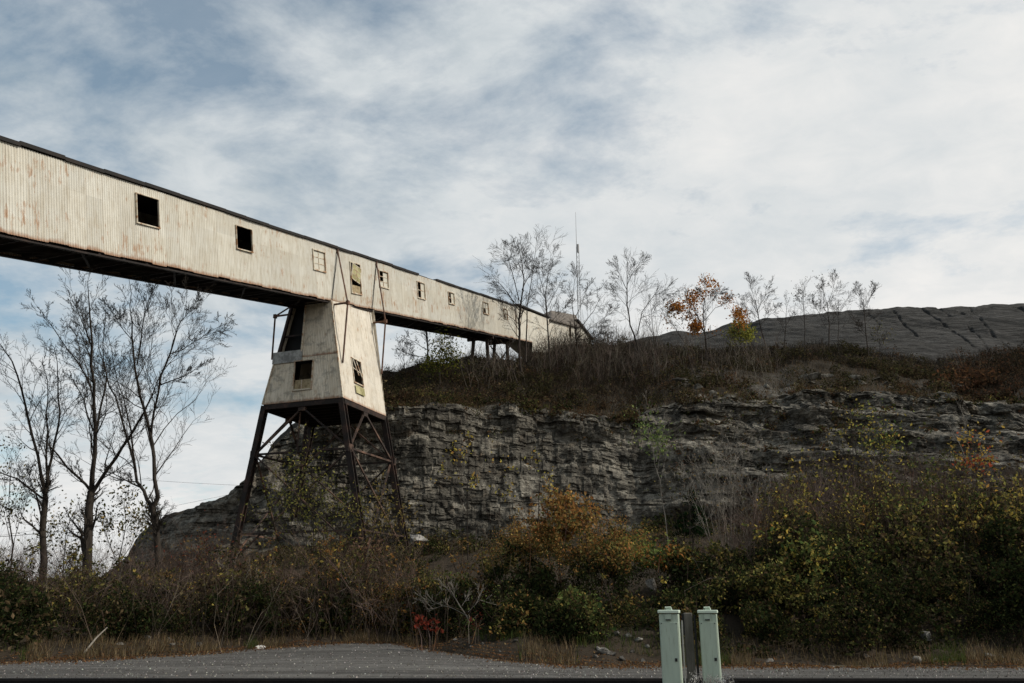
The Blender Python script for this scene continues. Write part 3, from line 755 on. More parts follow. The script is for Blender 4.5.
# ------------------------------------------------------------------ leaves, twigs, trees
def unit(n):
    v = RN.normal(size=(n, 3)); return v/np.linalg.norm(v, axis=1, keepdims=True)
def pick(pal, n):
    pal = np.array(pal, float); w = pal[:, 3]/pal[:, 3].sum()
    c = pal[RN.choice(len(pal), n, p=w), :3]; return c*RN.uniform(.6, 1.35, (n, 1))*RN.uniform(.92, 1.08, (n, 3))
def leafmesh(C, size, col):
    n = len(C); a = unit(n); b = unit(n); b -= a*(a*b).sum(1, keepdims=True); b /= np.linalg.norm(b, axis=1, keepdims=True)
    k = np.cross(a, b)*size[:, None]*.18
    s = size[:, None]
    V = np.stack([C-a*s, C-b*s*.55+k, C+a*s, C+b*s*.55+k], 1).reshape(-1, 3)
    return V, np.arange(4*n).reshape(-1, 4), np.repeat(col, 4, 0)
def tubes(S, n=3):
    """S: m x 8 array of segments"""
    S = np.asarray(S, float); p = S[:, :3]; q = S[:, 3:6]; d = q-p; L = np.linalg.norm(d, axis=1, keepdims=True); d = d/np.maximum(L, 1e-6)
    ref = np.where(abs(d[:, 2:3]) < .9, [[0, 0, 1.]], [[1., 0, 0]]); x = np.cross(d, ref); x /= np.linalg.norm(x, axis=1, keepdims=True); y = np.cross(d, x)
    V = []
    for pt, r in ((p-d*S[:, 6:7]*.3, S[:, 6:7]), (q, S[:, 7:8])):
        for k in range(n):
            a = 2*math.pi*k/n; V.append(pt+r*(x*math.cos(a)+y*math.sin(a)))
    V = np.stack(V, 1).reshape(-1, 3); m = len(S); base = np.arange(m)[:, None]*2*n
    F = np.concatenate([np.concatenate([base+k, base+(k+1) % n, base+n+(k+1) % n, base+n+k], 1) for k in range(n)])
    return V, F
def rv(rg): return Vector((rg.gauss(0, 1), rg.gauss(0, 1), rg.gauss(0, 1)))
def limb(S, T, p, d, L, r, dep, rg, up=.15, kids=(5, 4, 3), spread=.8, wob=.16, rmin=.012, ratio=.6):
    """random branch; kids per level"""
    n = 5 if L > 1.2 else 3; pts = [(p, r)]; dd = d.normalized(); q = p
    for i in range(n):
        dd = (dd+rv(rg)*wob+Vector((0, 0, up))*.35).normalized(); q2 = q+dd*(L/n)
        ra = max(rmin, r*(1-i/n)**.8); rb = max(rmin*.6, r*(1-(i+1)/n)**.8)
        S.append((*q, *q2, ra, rb)); q = q2; pts.append((q, rb))
    T.append(tuple(q))
    if dep < len(kids): sprout(S, T, pts, L, dep, rg, up, kids, spread, wob, rmin, ratio)
def sprout(S, T, pts, L, dep, rg, up, kids, spread, wob, rmin, ratio, t0=.2):
    k = kids[dep]; n = len(pts)-1
    for j in range(k):
        t = t0+(1-t0)*(j+rg.random()*.9)/k; i = min(int(t*n), n-1); f = t*n-i
        a, b = pts[i][0], pts[i+1][0]; p = a.lerp(b, f); tan = (b-a).normalized(); r = pts[i][1]*(1-f)+pts[i+1][1]*f
        side = rv(rg); side -= tan*side.dot(tan); side.normalize()
        sp = spread*rg.uniform(.6, 1.3)
        limb(S, T, p, tan+side*sp+Vector((0, 0, up)), L*ratio*((1.15-.75*t) if dep == 0 else (1.15-.4*t))*rg.uniform(.65, 1.2), max(rmin, r*.45), dep+1, rg, up, kids, spread, wob, rmin, ratio)
def tree(name, label, cat, group, Y, limbs, kids=(7, 5, 3), leaves=None, barkm='bark', up=.15, spread=.75, rmin=.0065, seed=0, ratio=.5, depth=1.0, base=None, wob=.16, t0=.25, lsc=.35):
    """limbs: pixel polylines [(px,py,radius)...]; first is the trunk. Later limbs fan out in depth too"""
    rg = random.Random(seed+len(label)); big = []; S = []; T = []
    b0 = P(limbs[0][0][0], limbs[0][0][1], Y)
    root = empty(name, tuple(b0 if base is None else base), label, cat, group)
    for k, ln in enumerate(limbs):
        dy = 0 if k == 0 else rg.uniform(-.55, .55)*depth
        pts = []; L = 0
        for i, (x, y, r) in enumerate(ln):
            off = 0
            q = Vector(P(x, y, Y)); 
            if i: L += (q-pts[-1][0]).length
            tot = L
            pts.append((q, r*.66))
        # push progressively in depth about the first point, keeping direction real 3D
        if k:
            h = 0
            new = [pts[0]]
            for i in range(1, len(pts)):
                h += (pts[i][0]-pts[i-1][0]).length
                x, y, r = ln[i]; new.append((Vector(P(x, y, Y+dy*h)), r*.6))
            pts = new
        # subdivide with wobble
        fine = [pts[0]]
        for (a, ra), (b, rb) in zip(pts[:-1], pts[1:]):
            m = a.lerp(b, .5)+rv(rg)*(b-a).length*.025; fine += [(m, (ra+rb)/2), (b, rb)]
        for (a, ra), (b, rb) in zip(fine[:-1], fine[1:]): (big if ra > .03 else S).append((*a, *b, ra, rb))
        T.append(tuple(fine[-1][0]))
        sprout(S, T, fine, L, 0, rg, up, kids, spread, wob, rmin, ratio, t0 if k else .42)
    if big:
        V, F = tubes(big, 7); mesh_np('trunk', V, F, M[barkm], root, smooth=True)
    V, F = tubes(S, 3); mesh_np('crown', V, F, M[barkm], root)
    if leaves:
        n, size, pal = leaves[:3]; T = np.array(T)
        keep = np.ones(len(T), bool)
        if len(leaves) > 3:            # only in clusters around given pixels
            X, Yq = proj(T); keep[:] = False
            for (cx, cy, cr) in leaves[3]: keep |= np.hypot(X-cx, Yq-cy) < cr
        T = T[keep] if keep.any() else T
        C = T[RN.integers(0, len(T), n)]+RN.normal(size=(n, 3))*lsc
        V, F, c = leafmesh(C, RN.uniform(.6, 1.3, n)*size, pick(pal, n)); mesh_np('foliage', V, F, M['leaf'], root, col=c)
    return root

YEL = [(.42, .32, .07, 3), (.33, .30, .08, 2), (.46, .25, .06, 1)]
OLV = [(.065, .068, .022, 4), (.16, .145, .05, 3), (.028, .034, .013, 3), (.09, .06, .032, 2), (.32, .24, .07, 1.2)]
DKG = [(.014, .02, .008, 5), (.026, .035, .012, 3), (.05, .058, .018, 1.5), (.03, .021, .011, 2)]  # near-black greens; front and lower brush carries its shade in this leaf colour
BRN = [(.07, .05, .028, 3), (.13, .095, .05, 2), (.035, .026, .017, 4), (.07, .07, .028, 2)]
ORG = [(.26, .12, .035, 3), (.17, .10, .035, 3), (.30, .18, .06, 2), (.10, .10, .035, 2)]
GRN = [(.12, .16, .045, 3), (.16, .19, .06, 2), (.06, .09, .03, 2)]
PALE = [(.20, .18, .13, 1)]

GL = 'bare trees on the bank at the left'
tree('bare_tree', 'forked bare tree nearest the left edge, thinner than its neighbours', 'tree', GL, 36.,
     [[(43, 600, .25), (44, 564, .22), (45.4, 500, .18), (45, 488, .15)],
      [(45, 490, .12), (38, 456, .10), (28, 418, .085), (22, 391, .07), (12, 361, .05), (1, 345, .03)],
      [(46, 492, .13), (48, 473, .11), (54, 444, .08), (60, 412, .06), (58, 377, .045), (54, 347, .025)],
      [(47, 478, .07), (48, 429, .06), (48, 400, .045), (42, 361, .025)],
      [(42, 498, .07), (18, 479, .055), (-6, 470, .03)],
      [(44, 530, .06), (36, 495, .045), (28, 470, .03)]], kids=(13, 7, 5, 2), seed=1, ratio=.40, t0=.12)
tree('bare_tree', 'thickest bare tree at the left, trunk forking low into many upright limbs', 'tree', GL, 34.5,
     [[(86, 632, .33), (87, 570, .29), (88.5, 530, .27), (91.4, 491, .23)],
      [(91.4, 493, .17), (95, 453, .14), (93.7, 402, .11), (91, 365, .09), (90, 318, .055), (88, 286, .025)],
      [(92, 493, .15), (101, 479, .13), (116, 458, .11), (129, 438, .09), (143, 414, .07), (152, 396, .05), (164, 368, .025)],
      [(90, 490, .10), (79, 478, .085), (58, 455, .06), (44, 440, .03)],
      [(95, 440, .08), (100, 410, .07), (107, 377, .055), (103, 345, .04), (106, 308, .02)],
      [(91, 388, .06), (77, 361, .05), (56, 332, .035), (37, 306, .018)],
      [(93, 430, .06), (84, 400, .045), (70, 375, .03)],
      [(91, 345, .05), (82, 322, .035), (72, 300, .02)]], kids=(14, 8, 5, 2), seed=2, ratio=.38, t0=.12)
tree('bare_tree', 'bare wide-crowned tree left of the tower, trunk splitting in a narrow V', 'tree', GL, 36.,
     [[(159, 600, .24), (158, 552, .22), (155, 525, .21), (152.5, 506, .20)],
      [(153, 508, .16), (158, 498, .15), (154, 458, .13), (149, 429, .115), (143, 405, .10), (138, 384, .09), (134, 358, .075), (132, 337, .06), (130, 307, .04), (129, 279, .02)],
      [(137, 365, .055), (142, 330, .045), (147, 304, .03), (156, 284, .018)],
      [(151, 440, .09), (154, 412, .08), (161, 375, .07), (170, 354, .06), (177, 330, .045), (183, 318, .03), (187, 301, .018)],
      [(170, 354, .045), (194, 342, .035), (212, 330, .025), (229, 321, .015)],
      [(152, 508, .15), (147, 500, .13), (137, 482, .11), (129, 444, .09), (120, 412, .075), (109, 386, .055), (103, 362, .04), (98, 330, .02)],
      [(136, 472, .07), (131, 430, .06), (124, 400, .045), (114, 365, .03), (108, 335, .018)],
      [(160, 385, .05), (185, 376, .035), (205, 362, .018)],
      [(182, 320, .025), (200, 297, .014)],
      [(140, 487, .06), (122, 478, .04), (104, 470, .02)],
      [(132, 340, .04), (118, 322, .03), (106, 300, .015)]], kids=(14, 8, 5, 2), seed=3, ratio=.42, t0=.12)
tree('slender_tree', 'thin leafy sapling between the left edge and the first bare tree', 'tree', None, 38.,
     [[(12, 590, .06), (13, 545, .05), (9, 500, .035), (12, 460, .02)], [(12, 560, .04), (20, 520, .025), (30, 490, .015)], [(10, 540, .03), (2, 505, .018)]],
     kids=(8, 5, 3), leaves=(500, .07, OLV), seed=4)
tree('slender_tree', 'leafy sapling standing between the thick bare tree and the V-forked one', 'tree', None, 38.,
     [[(118, 590, .05), (120, 555, .04), (126, 525, .03), (124, 500, .018)], [(119, 570, .035), (108, 540, .025), (100, 520, .015)], [(121, 560, .03), (136, 535, .02), (142, 522, .012)]],
     kids=(8, 5, 3), leaves=(700, .08, OLV), seed=5)
tree('slender_tree', 'leafy sapling between the first bare tree and the thickest trunk', 'tree', None, 39.,
     [[(62, 595, .05), (64, 560, .04), (66, 535, .03), (72, 515, .018)], [(63, 575, .035), (54, 550, .02), (50, 530, .015)], [(64, 570, .03), (78, 548, .02)]],
     kids=(8, 5, 3), leaves=(600, .08, OLV), seed=6)

SK = 'trees along the crest of the hill'
def sky_tree(label, Y, limbs, kids=(9, 7, 5), leaves=None, seed=0, rmin=.010, **kw):
    limbs = [[(x, y, rr_*.72) for x, y, rr_ in l_] for l_ in limbs]; kw.setdefault('ratio', .50); kw.setdefault('up', .05); kw.setdefault('spread', .8); kw.setdefault('wob', .09)
    return tree('crest_tree', label, 'tree', SK, Y, limbs, kids=kids, leaves=leaves, barkm=kw.pop('barkm', 'bark_far'), seed=seed, rmin=rmin, **kw)
sky_tree('tallest twin-stemmed tree on the crest, in front of the gallery end, with pale buds', 64.,
     [[(521, 372, .26), (519, 345, .22), (519, 320, .19), (521, 300, .16)], [(521, 302, .14), (524, 280, .11), (522, 262, .08), (518, 244, .03)],
      [(519, 310, .10), (510, 296, .08), (500, 284, .06), (492, 275, .03)], [(522, 290, .09), (532, 272, .07), (540, 252, .03)],
      [(526, 362, .15), (527, 320, .12), (530, 290, .09), (534, 262, .05), (536, 243, .02)], [(519, 300, .09), (512, 272, .07), (506, 250, .03)],
      [(520, 325, .07), (508, 315, .05), (496, 303, .02)], [(523, 275, .06), (515, 258, .04), (510, 242, .02)]], kids=(10, 7, 5), seed=11)
sky_tree('slim upright bare tree just right of the tallest crest tree', 66.,
     [[(550, 366, .17), (549, 345, .15), (547, 318, .12), (545, 295, .10)], [(545, 296, .09), (548, 275, .06), (551, 252, .02)], [(545, 298, .07), (540, 278, .05), (536, 260, .02)],
      [(547, 310, .06), (556, 292, .04), (563, 275, .02)], [(548, 325, .06), (560, 312, .04), (572, 300, .02)]], seed=12)
sky_tree('broad low bare tree with limbs sweeping right, before the head house', 68.,
     [[(579, 366, .17), (577, 345, .16), (575, 328, .13)], [(575, 330, .10), (572, 305, .07), (574, 285, .04), (578, 270, .02)], [(577, 335, .10), (588, 318, .07), (598, 302, .05), (608, 290, .02)],
      [(578, 338, .08), (590, 328, .06), (604, 318, .03), (612, 312, .02)], [(575, 318, .07), (583, 300, .05), (590, 284, .02)], [(576, 340, .07), (592, 338, .04), (608, 333, .02)]], seed=13)
sky_tree('tall bare tree with a leaning trunk, right of the radio mast', 70.,
     [[(640, 366, .18), (637, 345, .16), (630, 325, .14), (627, 305, .12), (627, 287, .09), (628, 262, .03)], [(627, 290, .07), (620, 275, .05), (613, 262, .02)], [(627, 285, .06), (636, 268, .04), (642, 258, .02)],
      [(637, 335, .10), (642, 312, .08), (654, 295, .05), (675, 286, .02)], [(641, 318, .06), (656, 312, .04), (672, 300, .02)], [(628, 308, .06), (618, 296, .04), (610, 288, .02)]], seed=14)
sky_tree('small bare tree with two thin stems, left of the orange-leaved tree', 73.,
     [[(655, 356, .09), (654, 341, .08), (652, 318, .05), (650, 300, .02)], [(654, 345, .06), (660, 322, .04), (664, 302, .02)], [(653, 335, .05), (643, 318, .02)]], kids=(7, 4, 3), seed=15)
sky_tree('thin stem leaning left below the orange-leaved tree', 66.,
     [[(696, 388, .08), (690, 362, .07), (686, 345, .06), (675, 327, .045), (661, 316, .02)], [(684, 342, .04), (672, 322, .02)]], kids=(7, 4, 2), seed=16, leaves=(60, .10, ORG, [(663, 318, 9)]))
OR2 = [(.46, .19, .035, 3), (.36, .16, .04, 2), (.30, .11, .03, 1)]
sky_tree('only crest tree still holding bright orange leaves', 70.,
     [[(706, 358, .19), (706, 345, .17), (705, 334, .15), (700, 322, .12), (696, 313, .09)], [(705, 334, .10), (703, 317, .09), (705, 297, .06), (707, 282, .03)], [(697, 316, .07), (690, 305, .05), (688, 293, .02)],
      [(703, 322, .07), (715, 308, .05), (728, 304, .03), (737, 316, .02)], [(704, 340, .07), (720, 334, .05), (732, 328, .03), (742, 316, .02)], [(699, 322, .06), (684, 315, .04), (675, 309, .02)],
      [(704, 312, .05), (714, 298, .04), (720, 290, .02)], [(705, 300, .05), (697, 288, .02)], [(703, 330, .04), (694, 328, .02)]],
     leaves=(2400, .12, OR2, [(710, 283, 8), (696, 300, 8), (695, 327, 9), (724, 305, 9), (730, 312, 8), (740, 319, 8), (677, 309, 7), (716, 333, 6), (690, 318, 5)]), seed=17, lsc=.28)
sky_tree('small yellow-green leafy tree right of the orange one', 71.,
     [[(741, 356, .08), (741, 345, .07), (741, 335, .05), (740, 322, .02)], [(741, 345, .05), (732, 332, .02)], [(741, 344, .05), (750, 332, .02)]], kids=(6, 4, 3), ratio=.42, leaves=(1000, .12, [(.30, .29, .06, 3), (.20, .22, .05, 2)]), seed=18, lsc=.3)
sky_tree('upright vase-shaped bare tree right of the yellow-green one', 73.,
     [[(767, 356, .12), (765, 343, .11), (759, 320, .09), (755, 300, .07)], [(755, 302, .05), (751, 288, .04), (750, 276, .02)], [(757, 312, .05), (764, 298, .04), (771, 285, .02)], [(760, 325, .05), (769, 316, .03), (777, 305, .02)],
      [(758, 318, .05), (748, 308, .03), (742, 296, .02)]], seed=19)
sky_tree('low bare tree in front of where the heap starts to rise', 73.,
     [[(785, 350, .09), (785, 336, .08), (786, 315, .05), (789, 300, .02)], [(785, 334, .05), (778, 318, .02)], [(786, 325, .05), (794, 312, .02)]], kids=(7, 4, 3), seed=20)
sky_tree('single-stemmed tree with a small flat crown of reddish twigs', 73.,
     [[(805, 348, .09), (805, 330, .08), (804, 308, .06), (803, 290, .02)], [(804, 305, .04), (796, 296, .02)], [(804, 302, .04), (813, 294, .02)], [(804, 298, .03), (799, 290, .02)]], kids=(8, 5, 3), leaves=(120, .07, BRN), seed=21)
sky_tree('taller two-armed bare tree before the grey heap', 73.,
     [[(829, 352, .12), (829, 336, .11), (828, 315, .09), (827, 302, .07)], [(827, 304, .05), (823, 290, .04), (819, 279, .02)], [(827, 305, .05), (833, 290, .04), (836, 276, .02)], [(826, 328, .05), (819, 313, .03), (812, 302, .02)]], leaves=(120, .07, BRN), seed=22)
sky_tree('thin bare tree close to the right of the two-armed one', 72.,
     [[(838, 354, .08), (838, 338, .07), (838, 318, .05), (839, 305, .03)], [(838, 315, .04), (845, 302, .03), (850, 293, .02)], [(838, 318, .03), (832, 305, .02)]], kids=(7, 4, 3), seed=23)
sky_tree('rightmost bare tree on the crest, with a fan of fine twigs', 71.,
     [[(869, 360, .12), (867, 343, .10), (865, 322, .08), (864, 308, .06)], [(864, 310, .05), (860, 297, .03), (855, 285, .02)], [(865, 312, .05), (870, 298, .03), (875, 284, .02)], [(866, 335, .05), (858, 322, .02)]], seed=24)
sky_tree('short bushy sapling beside the rightmost crest tree', 70.,
     [[(880, 362, .06), (880, 345, .05), (877, 330, .02)], [(880, 350, .04), (886, 336, .02)]], kids=(6, 4, 3), leaves=(140, .08, OLV), seed=25)
sky_tree('dark slim tree under the gallery, left of the trestles', 62.,
     [[(430, 385, .20), (429, 369, .18), (428, 350, .15), (427, 334, .12), (426, 322, .05)], [(428, 350, .07), (415, 342, .05), (402, 338, .02)], [(428, 345, .06), (440, 340, .04), (452, 338, .02)], [(429, 358, .06), (414, 356, .04), (400, 350, .02)]],
     leaves=(80, .07, BRN), seed=26, barkm='bark')
sky_tree('olive leafy small tree beside the slim tree under the gallery', 61.,
     [[(440, 384, .10), (440, 370, .08), (441, 358, .05), (443, 346, .02)], [(440, 372, .05), (430, 362, .02)], [(440, 370, .05), (452, 356, .02)]], kids=(8, 5, 3), leaves=(1500, .10, [(.10, .105, .02, 3), (.05, .06, .015, 3), (.18, .16, .03, 1)]), seed=27, lsc=.5)
sky_tree('pair of thin bare stems left of the slim tree under the gallery', 66.,
     [[(405, 384, .06), (404, 360, .05), (402, 340, .02)], [(405, 375, .04), (412, 350, .02)], [(405, 370, .04), (396, 350, .02)]], kids=(7, 4, 3), seed=28)

def ph(Y): return Y
SP_ = 'young trees in front of the quarry face'
def sap(label, Y, limbs, leaves=None, seed=0, kids=(6, 4, 2), m='bark_far', group=SP_, name='young_tree', **kw):
    kw.setdefault('rmin', .007)
    return tree(name, label, 'tree', group, Y, limbs, kids=kids, leaves=leaves, barkm=m, seed=seed, **kw)
sap('leafless-stemmed young tree with yellow leaves, between tower and orange vine mound', 42.,
    [[(468, 560, .05), (467, 508, .04), (468, 480, .03), (468, 452, .015)], [(467, 510, .03), (460, 480, .02), (458, 452, .012)], [(466, 515, .03), (455, 485, .02), (444, 465, .012)], [(468, 500, .03), (475, 480, .012)]],
    leaves=(110, .10, YEL), seed=31, lsc=.15)
sap('short yellow-leaved sapling just right of the first yellow one', 43., [[(498, 560, .035), (499, 520, .03), (500, 490, .02), (502, 470, .01)], [(499, 510, .02), (508, 490, .01)]], leaves=(45, .09, YEL), seed=32, lsc=.15)
sap('straight stem with yellow leaves rising behind the orange vine mound', 42., [[(539, 540, .05), (539, 500, .04), (540, 480, .03), (541, 462, .015)], [(540, 500, .02), (552, 480, .01)]], leaves=(60, .10, YEL), seed=33, lsc=.15)
sap('tall thin sapling topped by a ball of fresh green leaves', 40.,
    [[(670, 560, .05), (665, 515, .04), (660, 480, .035), (653, 450, .025), (646, 418, .012)], [(656, 462, .02), (661, 440, .01)], [(650, 440, .02), (640, 430, .01)]],
    leaves=(420, .08, [(.15, .21, .07, 3), (.22, .25, .09, 2), (.10, .14, .045, 2)], [(646, 417, 9), (650, 434, 9), (662, 440, 8), (655, 455, 8)]), seed=34, m='pale', lsc=.38)
def fan(px, py, n, w, h, rg, r=.02):
    out = [[(px, py, r*1.6), (px+1, py-h*.5, r), (px+2, py-h, r*.5)]]
    for i in range(n):
        f = (i/(n-1)-.5)*2; q = h*rg.uniform(.65, 1.05)*(1-.25*abs(f)); out.append([(px+f*w*.12, py, r), (px+f*w*.3, py-q*.5, r*.8), (px+f*w*.5, py-q, r*.45)])
    return out
rg = random.Random(5)
sap('many-stemmed bare grey shrub in front of the rock, right of the green-topped sapling', 38., fan(730, 560, 15, 95, 118, rg, .026), leaves=(420, .06, [(.13, .08, .05, 2), (.22, .16, .07, 1), (.10, .10, .04, 1)]), seed=35, kids=(7, 4, 2), m='pale', name='bare_shrub')
sap('thin bare stems against the rock below the green-topped sapling', 41., fan(690, 560, 7, 60, 110, rg, .02), seed=36, kids=(5, 3), name='bare_shrub', leaves=(120, .06, OLV))
sap('yellow-leaved bush against the rock, left of the tall olive saplings', 38., fan(806, 545, 7, 46, 85, rg, .02), leaves=(260, .085, YEL+OLV), seed=37, kids=(6, 4, 2), name='leafy_shrub')
sap('tall olive sapling clump with golden leaves in the right middle distance', 38., fan(852, 540, 9, 62, 118, rg, .022), leaves=(620, .08, YEL[:2]+OLV), seed=38, kids=(6, 4, 2), name='leafy_shrub')
sap('fresh green and yellow topped sapling over the right-hand rock ledges', 39., [[(884, 540, .05), (882, 490, .04), (880, 450, .03), (878, 424, .015)], [(881, 465, .03), (868, 440, .012)], [(881, 455, .03), (892, 440, .012)]], leaves=(380, .085, GRN+YEL[:2]), seed=39)
sap('small tree with red lower leaves and yellow top near the right edge', 38., [[(976, 530, .05), (976, 490, .04), (977, 465, .03), (978, 441, .015)], [(976, 480, .03), (966, 460, .012)], [(976, 475, .03), (988, 460, .012)]],
    leaves=(300, .09, [(.42, .28, .06, 2), (.36, .09, .04, 2), (.30, .22, .06, 2)]), seed=40, lsc=.25)
sap('pale bare sapling with long fanned limbs near the right edge', 44., [[(970, 470, .05), (958, 440, .035), (948, 424, .02)], [(968, 465, .04), (966, 430, .03), (960, 405, .012)], [(968, 468, .04), (988, 450, .03), (1006, 448, .012)]], seed=41, m='pale')
sap('yellow-green airy sapling growing inside the tower legs', 39., fan(312, 570, 9, 90, 112, rg, .022), leaves=(1500, .07, [(.13, .13, .035, 3), (.24, .21, .06, 2), (.07, .08, .025, 2)]), seed=42, kids=(7, 4, 3), name='leafy_shrub')
sap('small yellowish shrub at the foot of the far right tower leg', 38., fan(385, 560, 6, 46, 66, rg, .018), leaves=(500, .07, [(.15, .12, .04, 3), (.24, .18, .06, 1)]), seed=43, kids=(6, 4), name='leafy_shrub')
sap('reddish brown twiggy bush left of the tower below the low rock', 36., fan(205, 590, 8, 70, 52, rg, .018), leaves=(420, .06, [(.16, .05, .03, 2), (.20, .13, .05, 2)]), seed=44, kids=(6, 4), name='leafy_shrub')
sap('grey dead shrub arching over the verge below the white boulder', 29., [[(470, 622, .035), (460, 606, .03), (452, 592, .02), (440, 584, .01)], [(468, 616, .02), (440, 604, .015), (418, 598, .008)], [(468, 612, .02), (480, 600, .015), (500, 606, .008)], [(462, 606, .02), (470, 590, .01)]],
    seed=45, m='pale', kids=(7, 4, 2), name='dead_shrub', rmin=.007)
sap('bleached dead branches tangled left of the near tower leg foot', 33., [[(262, 612, .035), (250, 590, .03), (236, 574, .02), (225, 566, .01)], [(256, 600, .02), (276, 588, .015), (290, 590, .008)], [(252, 592, .02), (262, 570, .01)], [(250, 596, .02), (226, 592, .01)]],
    seed=46, m='pale', kids=(6, 4), name='dead_shrub', rmin=.007)

# dark conifer sapling
rt = empty('conifer_sapling', tuple(on(692, Y=43.)), 'small dark green conifer in front of the rock face', 'tree')
pb = P(692, 532, 42.); tp = P(692, 490, 42.); S = [(*(pb-UP), *tp, .05, .01)]
for i in range(90):
    f = R_.random()**1.2; q = pb+(tp-pb)*f; a = R_.uniform(0, 6.28); L = (1-f)*1.05+.12
    S.append((*q, *(q+np.array([math.cos(a)*L, math.sin(a)*L, -.12*L])), .02, .006))
V, F = tubes(S[:1], 6); mesh_np('trunk', V, F, M['bark'], rt)
C = np.concatenate([np.array(s_[:3])+(np.array(s_[3:6])-np.array(s_[:3]))*RN.uniform(.15, 1, (40, 1)) for s_ in S[1:]]); C += RN.normal(size=C.shape)*.05
V, F, c = leafmesh(C, RN.uniform(.04, .08, len(C)), pick([(.010, .025, .008, 3), (.02, .04, .014, 1)], len(C))); mesh_np('crown', V, F, M['leaf'], rt, col=c)

def rockmesh(r, seed, sq=(1, 1, .7), cuts=3):
    rr = np.random.default_rng(seed); nu, nv_ = 18, 12
    V = []
    for i in range(nv_+1):
        for j in range(nu):
            t = math.pi*i/nv_; p = 2*math.pi*j/nu; V.append((math.sin(t)*math.cos(p), math.sin(t)*math.sin(p), math.cos(t)))
    V = np.array(V)
    for k in range(9):
        d = rr.normal(size=3); d /= np.linalg.norm(d); h = rr.uniform(.3, .62); ex = V@d-h; V -= np.clip(ex, 0, None)[:, None]*d
    V *= (1+.10*vn(V[:, 0]*2.5+seed, V[:, 1]*2.5, V[:, 2]*2.5))[:, None]; V *= np.array(sq)*r
    F = [(i*nu+j, i*nu+(j+1) % nu, (i+1)*nu+(j+1) % nu, (i+1)*nu+j) for i in range(nv_) for j in range(nu)]
    return V, np.array(F)

# ------------------------------------------------------------------ undergrowth (uncountable)
def brush(name, label, spots, pal, size, dens, parent=None, m='leaf', stems=0, kind='stuff'):
    """spots: list of (centre, rx, ry, rz, palette)"""
    Vs, Fs, Cs = [], [], []; nv = 0
    for c, rx, ry, rz, pl in spots:
        n = int(dens*rx*rz*1.35); d = unit(n); r = RN.uniform(.25, 1, (n, 1))**.45
        lum = 1+.5*vn(d[:, 0]*2.3+c[0], d[:, 1]*2.3+c[1], d[:, 2]*2.3)[:, None]
        C = np.asarray(c)+d*r*lum*np.array([rx, ry, rz]); C += RN.normal(size=C.shape)*.08
        C = C[C[:, 2] > c[2]-rz*.75]; fq = 1.5 if rx > .5 else 3.
        C = C[fbm(C[:, 0]*fq, C[:, 1]*fq, C[:, 2]*fq, 2) > -.04]; n = len(C); sf = R_.choice([.6, .8, 1., 1.25, 1.6])
        V, F, col = leafmesh(C, RN.uniform(.5, 1.5, n)*size*sf, pick(pl or pal, n)); Vs.append(V); Fs.append(F+nv); Cs.append(col); nv += len(V)
    o = mesh_np(name, np.concatenate(Vs), np.concatenate(Fs), M[m], parent, col=np.concatenate(Cs), loc=None if parent else tuple(spots[0][0]))
    if not parent: tag(o, label, None, None, kind)
    return o
def stemmass(name, label, bases, hmin, hmax, pal, w, lean=.35, parent=None, fork=2):
    """thin arching stems"""
    B = np.asarray(bases, float); n = len(B); H = RN.uniform(hmin, hmax, n)
    D = RN.normal(size=(n, 3))*lean; D[:, 2] = 1; D /= np.linalg.norm(D, axis=1, keepdims=True)
    S = []; C = []; bc = pick(pal, n)
    M1 = B+D*H[:, None]*.55; D2 = D+RN.normal(size=(n, 3))*lean*.8; T1 = M1+D2*H[:, None]*.45
    W = np.full((n, 1), w)
    S += [np.hstack([B-[[0, 0, .1]], M1, W, W*.75]), np.hstack([M1, T1, W*.75, W*.4])]; C += [bc, bc]
    for k in range(fork):
        f = RN.uniform(.3, .95, (n, 1)); p = M1*(1-f)+T1*f; q = p+(D2+RN.normal(size=(n, 3))*.6)*H[:, None]*.28
        S.append(np.hstack([p, q, W*.5, W*.3])); C.append(bc)
    V, F = tubes(np.vstack(S), 3); col = np.repeat(np.vstack(C), 6, 0)
    o = mesh_np(name, V, F, M['dry'], parent, col=col, loc=None if parent else tuple(B[0]))
    if not parent: tag(o, label, None, None, 'stuff')
    return o
# upper outline of the brush, image rows
TOP = np.array([(-60, 566), (0, 566), (60, 572), (120, 575), (150, 578), (200, 572), (240, 568), (280, 560), (330, 556), (380, 556), (430, 564), (480, 572), (505, 584), (540, 592), (600, 592), (650, 584), (700, 570), (760, 548), (800, 512), (850, 500), (900, 495), (960, 500), (1024, 492), (1100, 490)], float)
def hsel(x, Y, n): return int(float(_h(math.floor(x/38+.6*math.sin(Y*.7)), math.floor(Y/5)))*n*.999) if R_.random() < .75 else R_.randrange(n)
def zone(x, Y=30):
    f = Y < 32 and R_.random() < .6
    if f: return [DKG, DKG+BRN[2:], DKG+OLV[2:4]][hsel(x, Y, 3)]  # clumps near the road mostly take dark leaves as painted shade
    if x < 135: return [DKG+BRN[:2], OLV, DKG, OLV+YEL[1:2]][hsel(x, Y, 4)]
    if x < 400: return [BRN, OLV, ORG[:2]+BRN, DKG, BRN+YEL[:1]][hsel(x, Y, 5)]
    if x < 510: return [OLV, GRN+BRN, GRN, ORG[:2]+OLV, DKG][hsel(x, Y, 5)]
    if x < 700: return [OLV, DKG, ORG[1:]+OLV, GRN+OLV, OLV+YEL[1:2]][hsel(x, Y, 5)]
    return [OLV, DKG, OLV+BRN, GRN+OLV+YEL[:1], BRN+OLV, OLV+YEL[1:2]][hsel(x, Y, 6)]
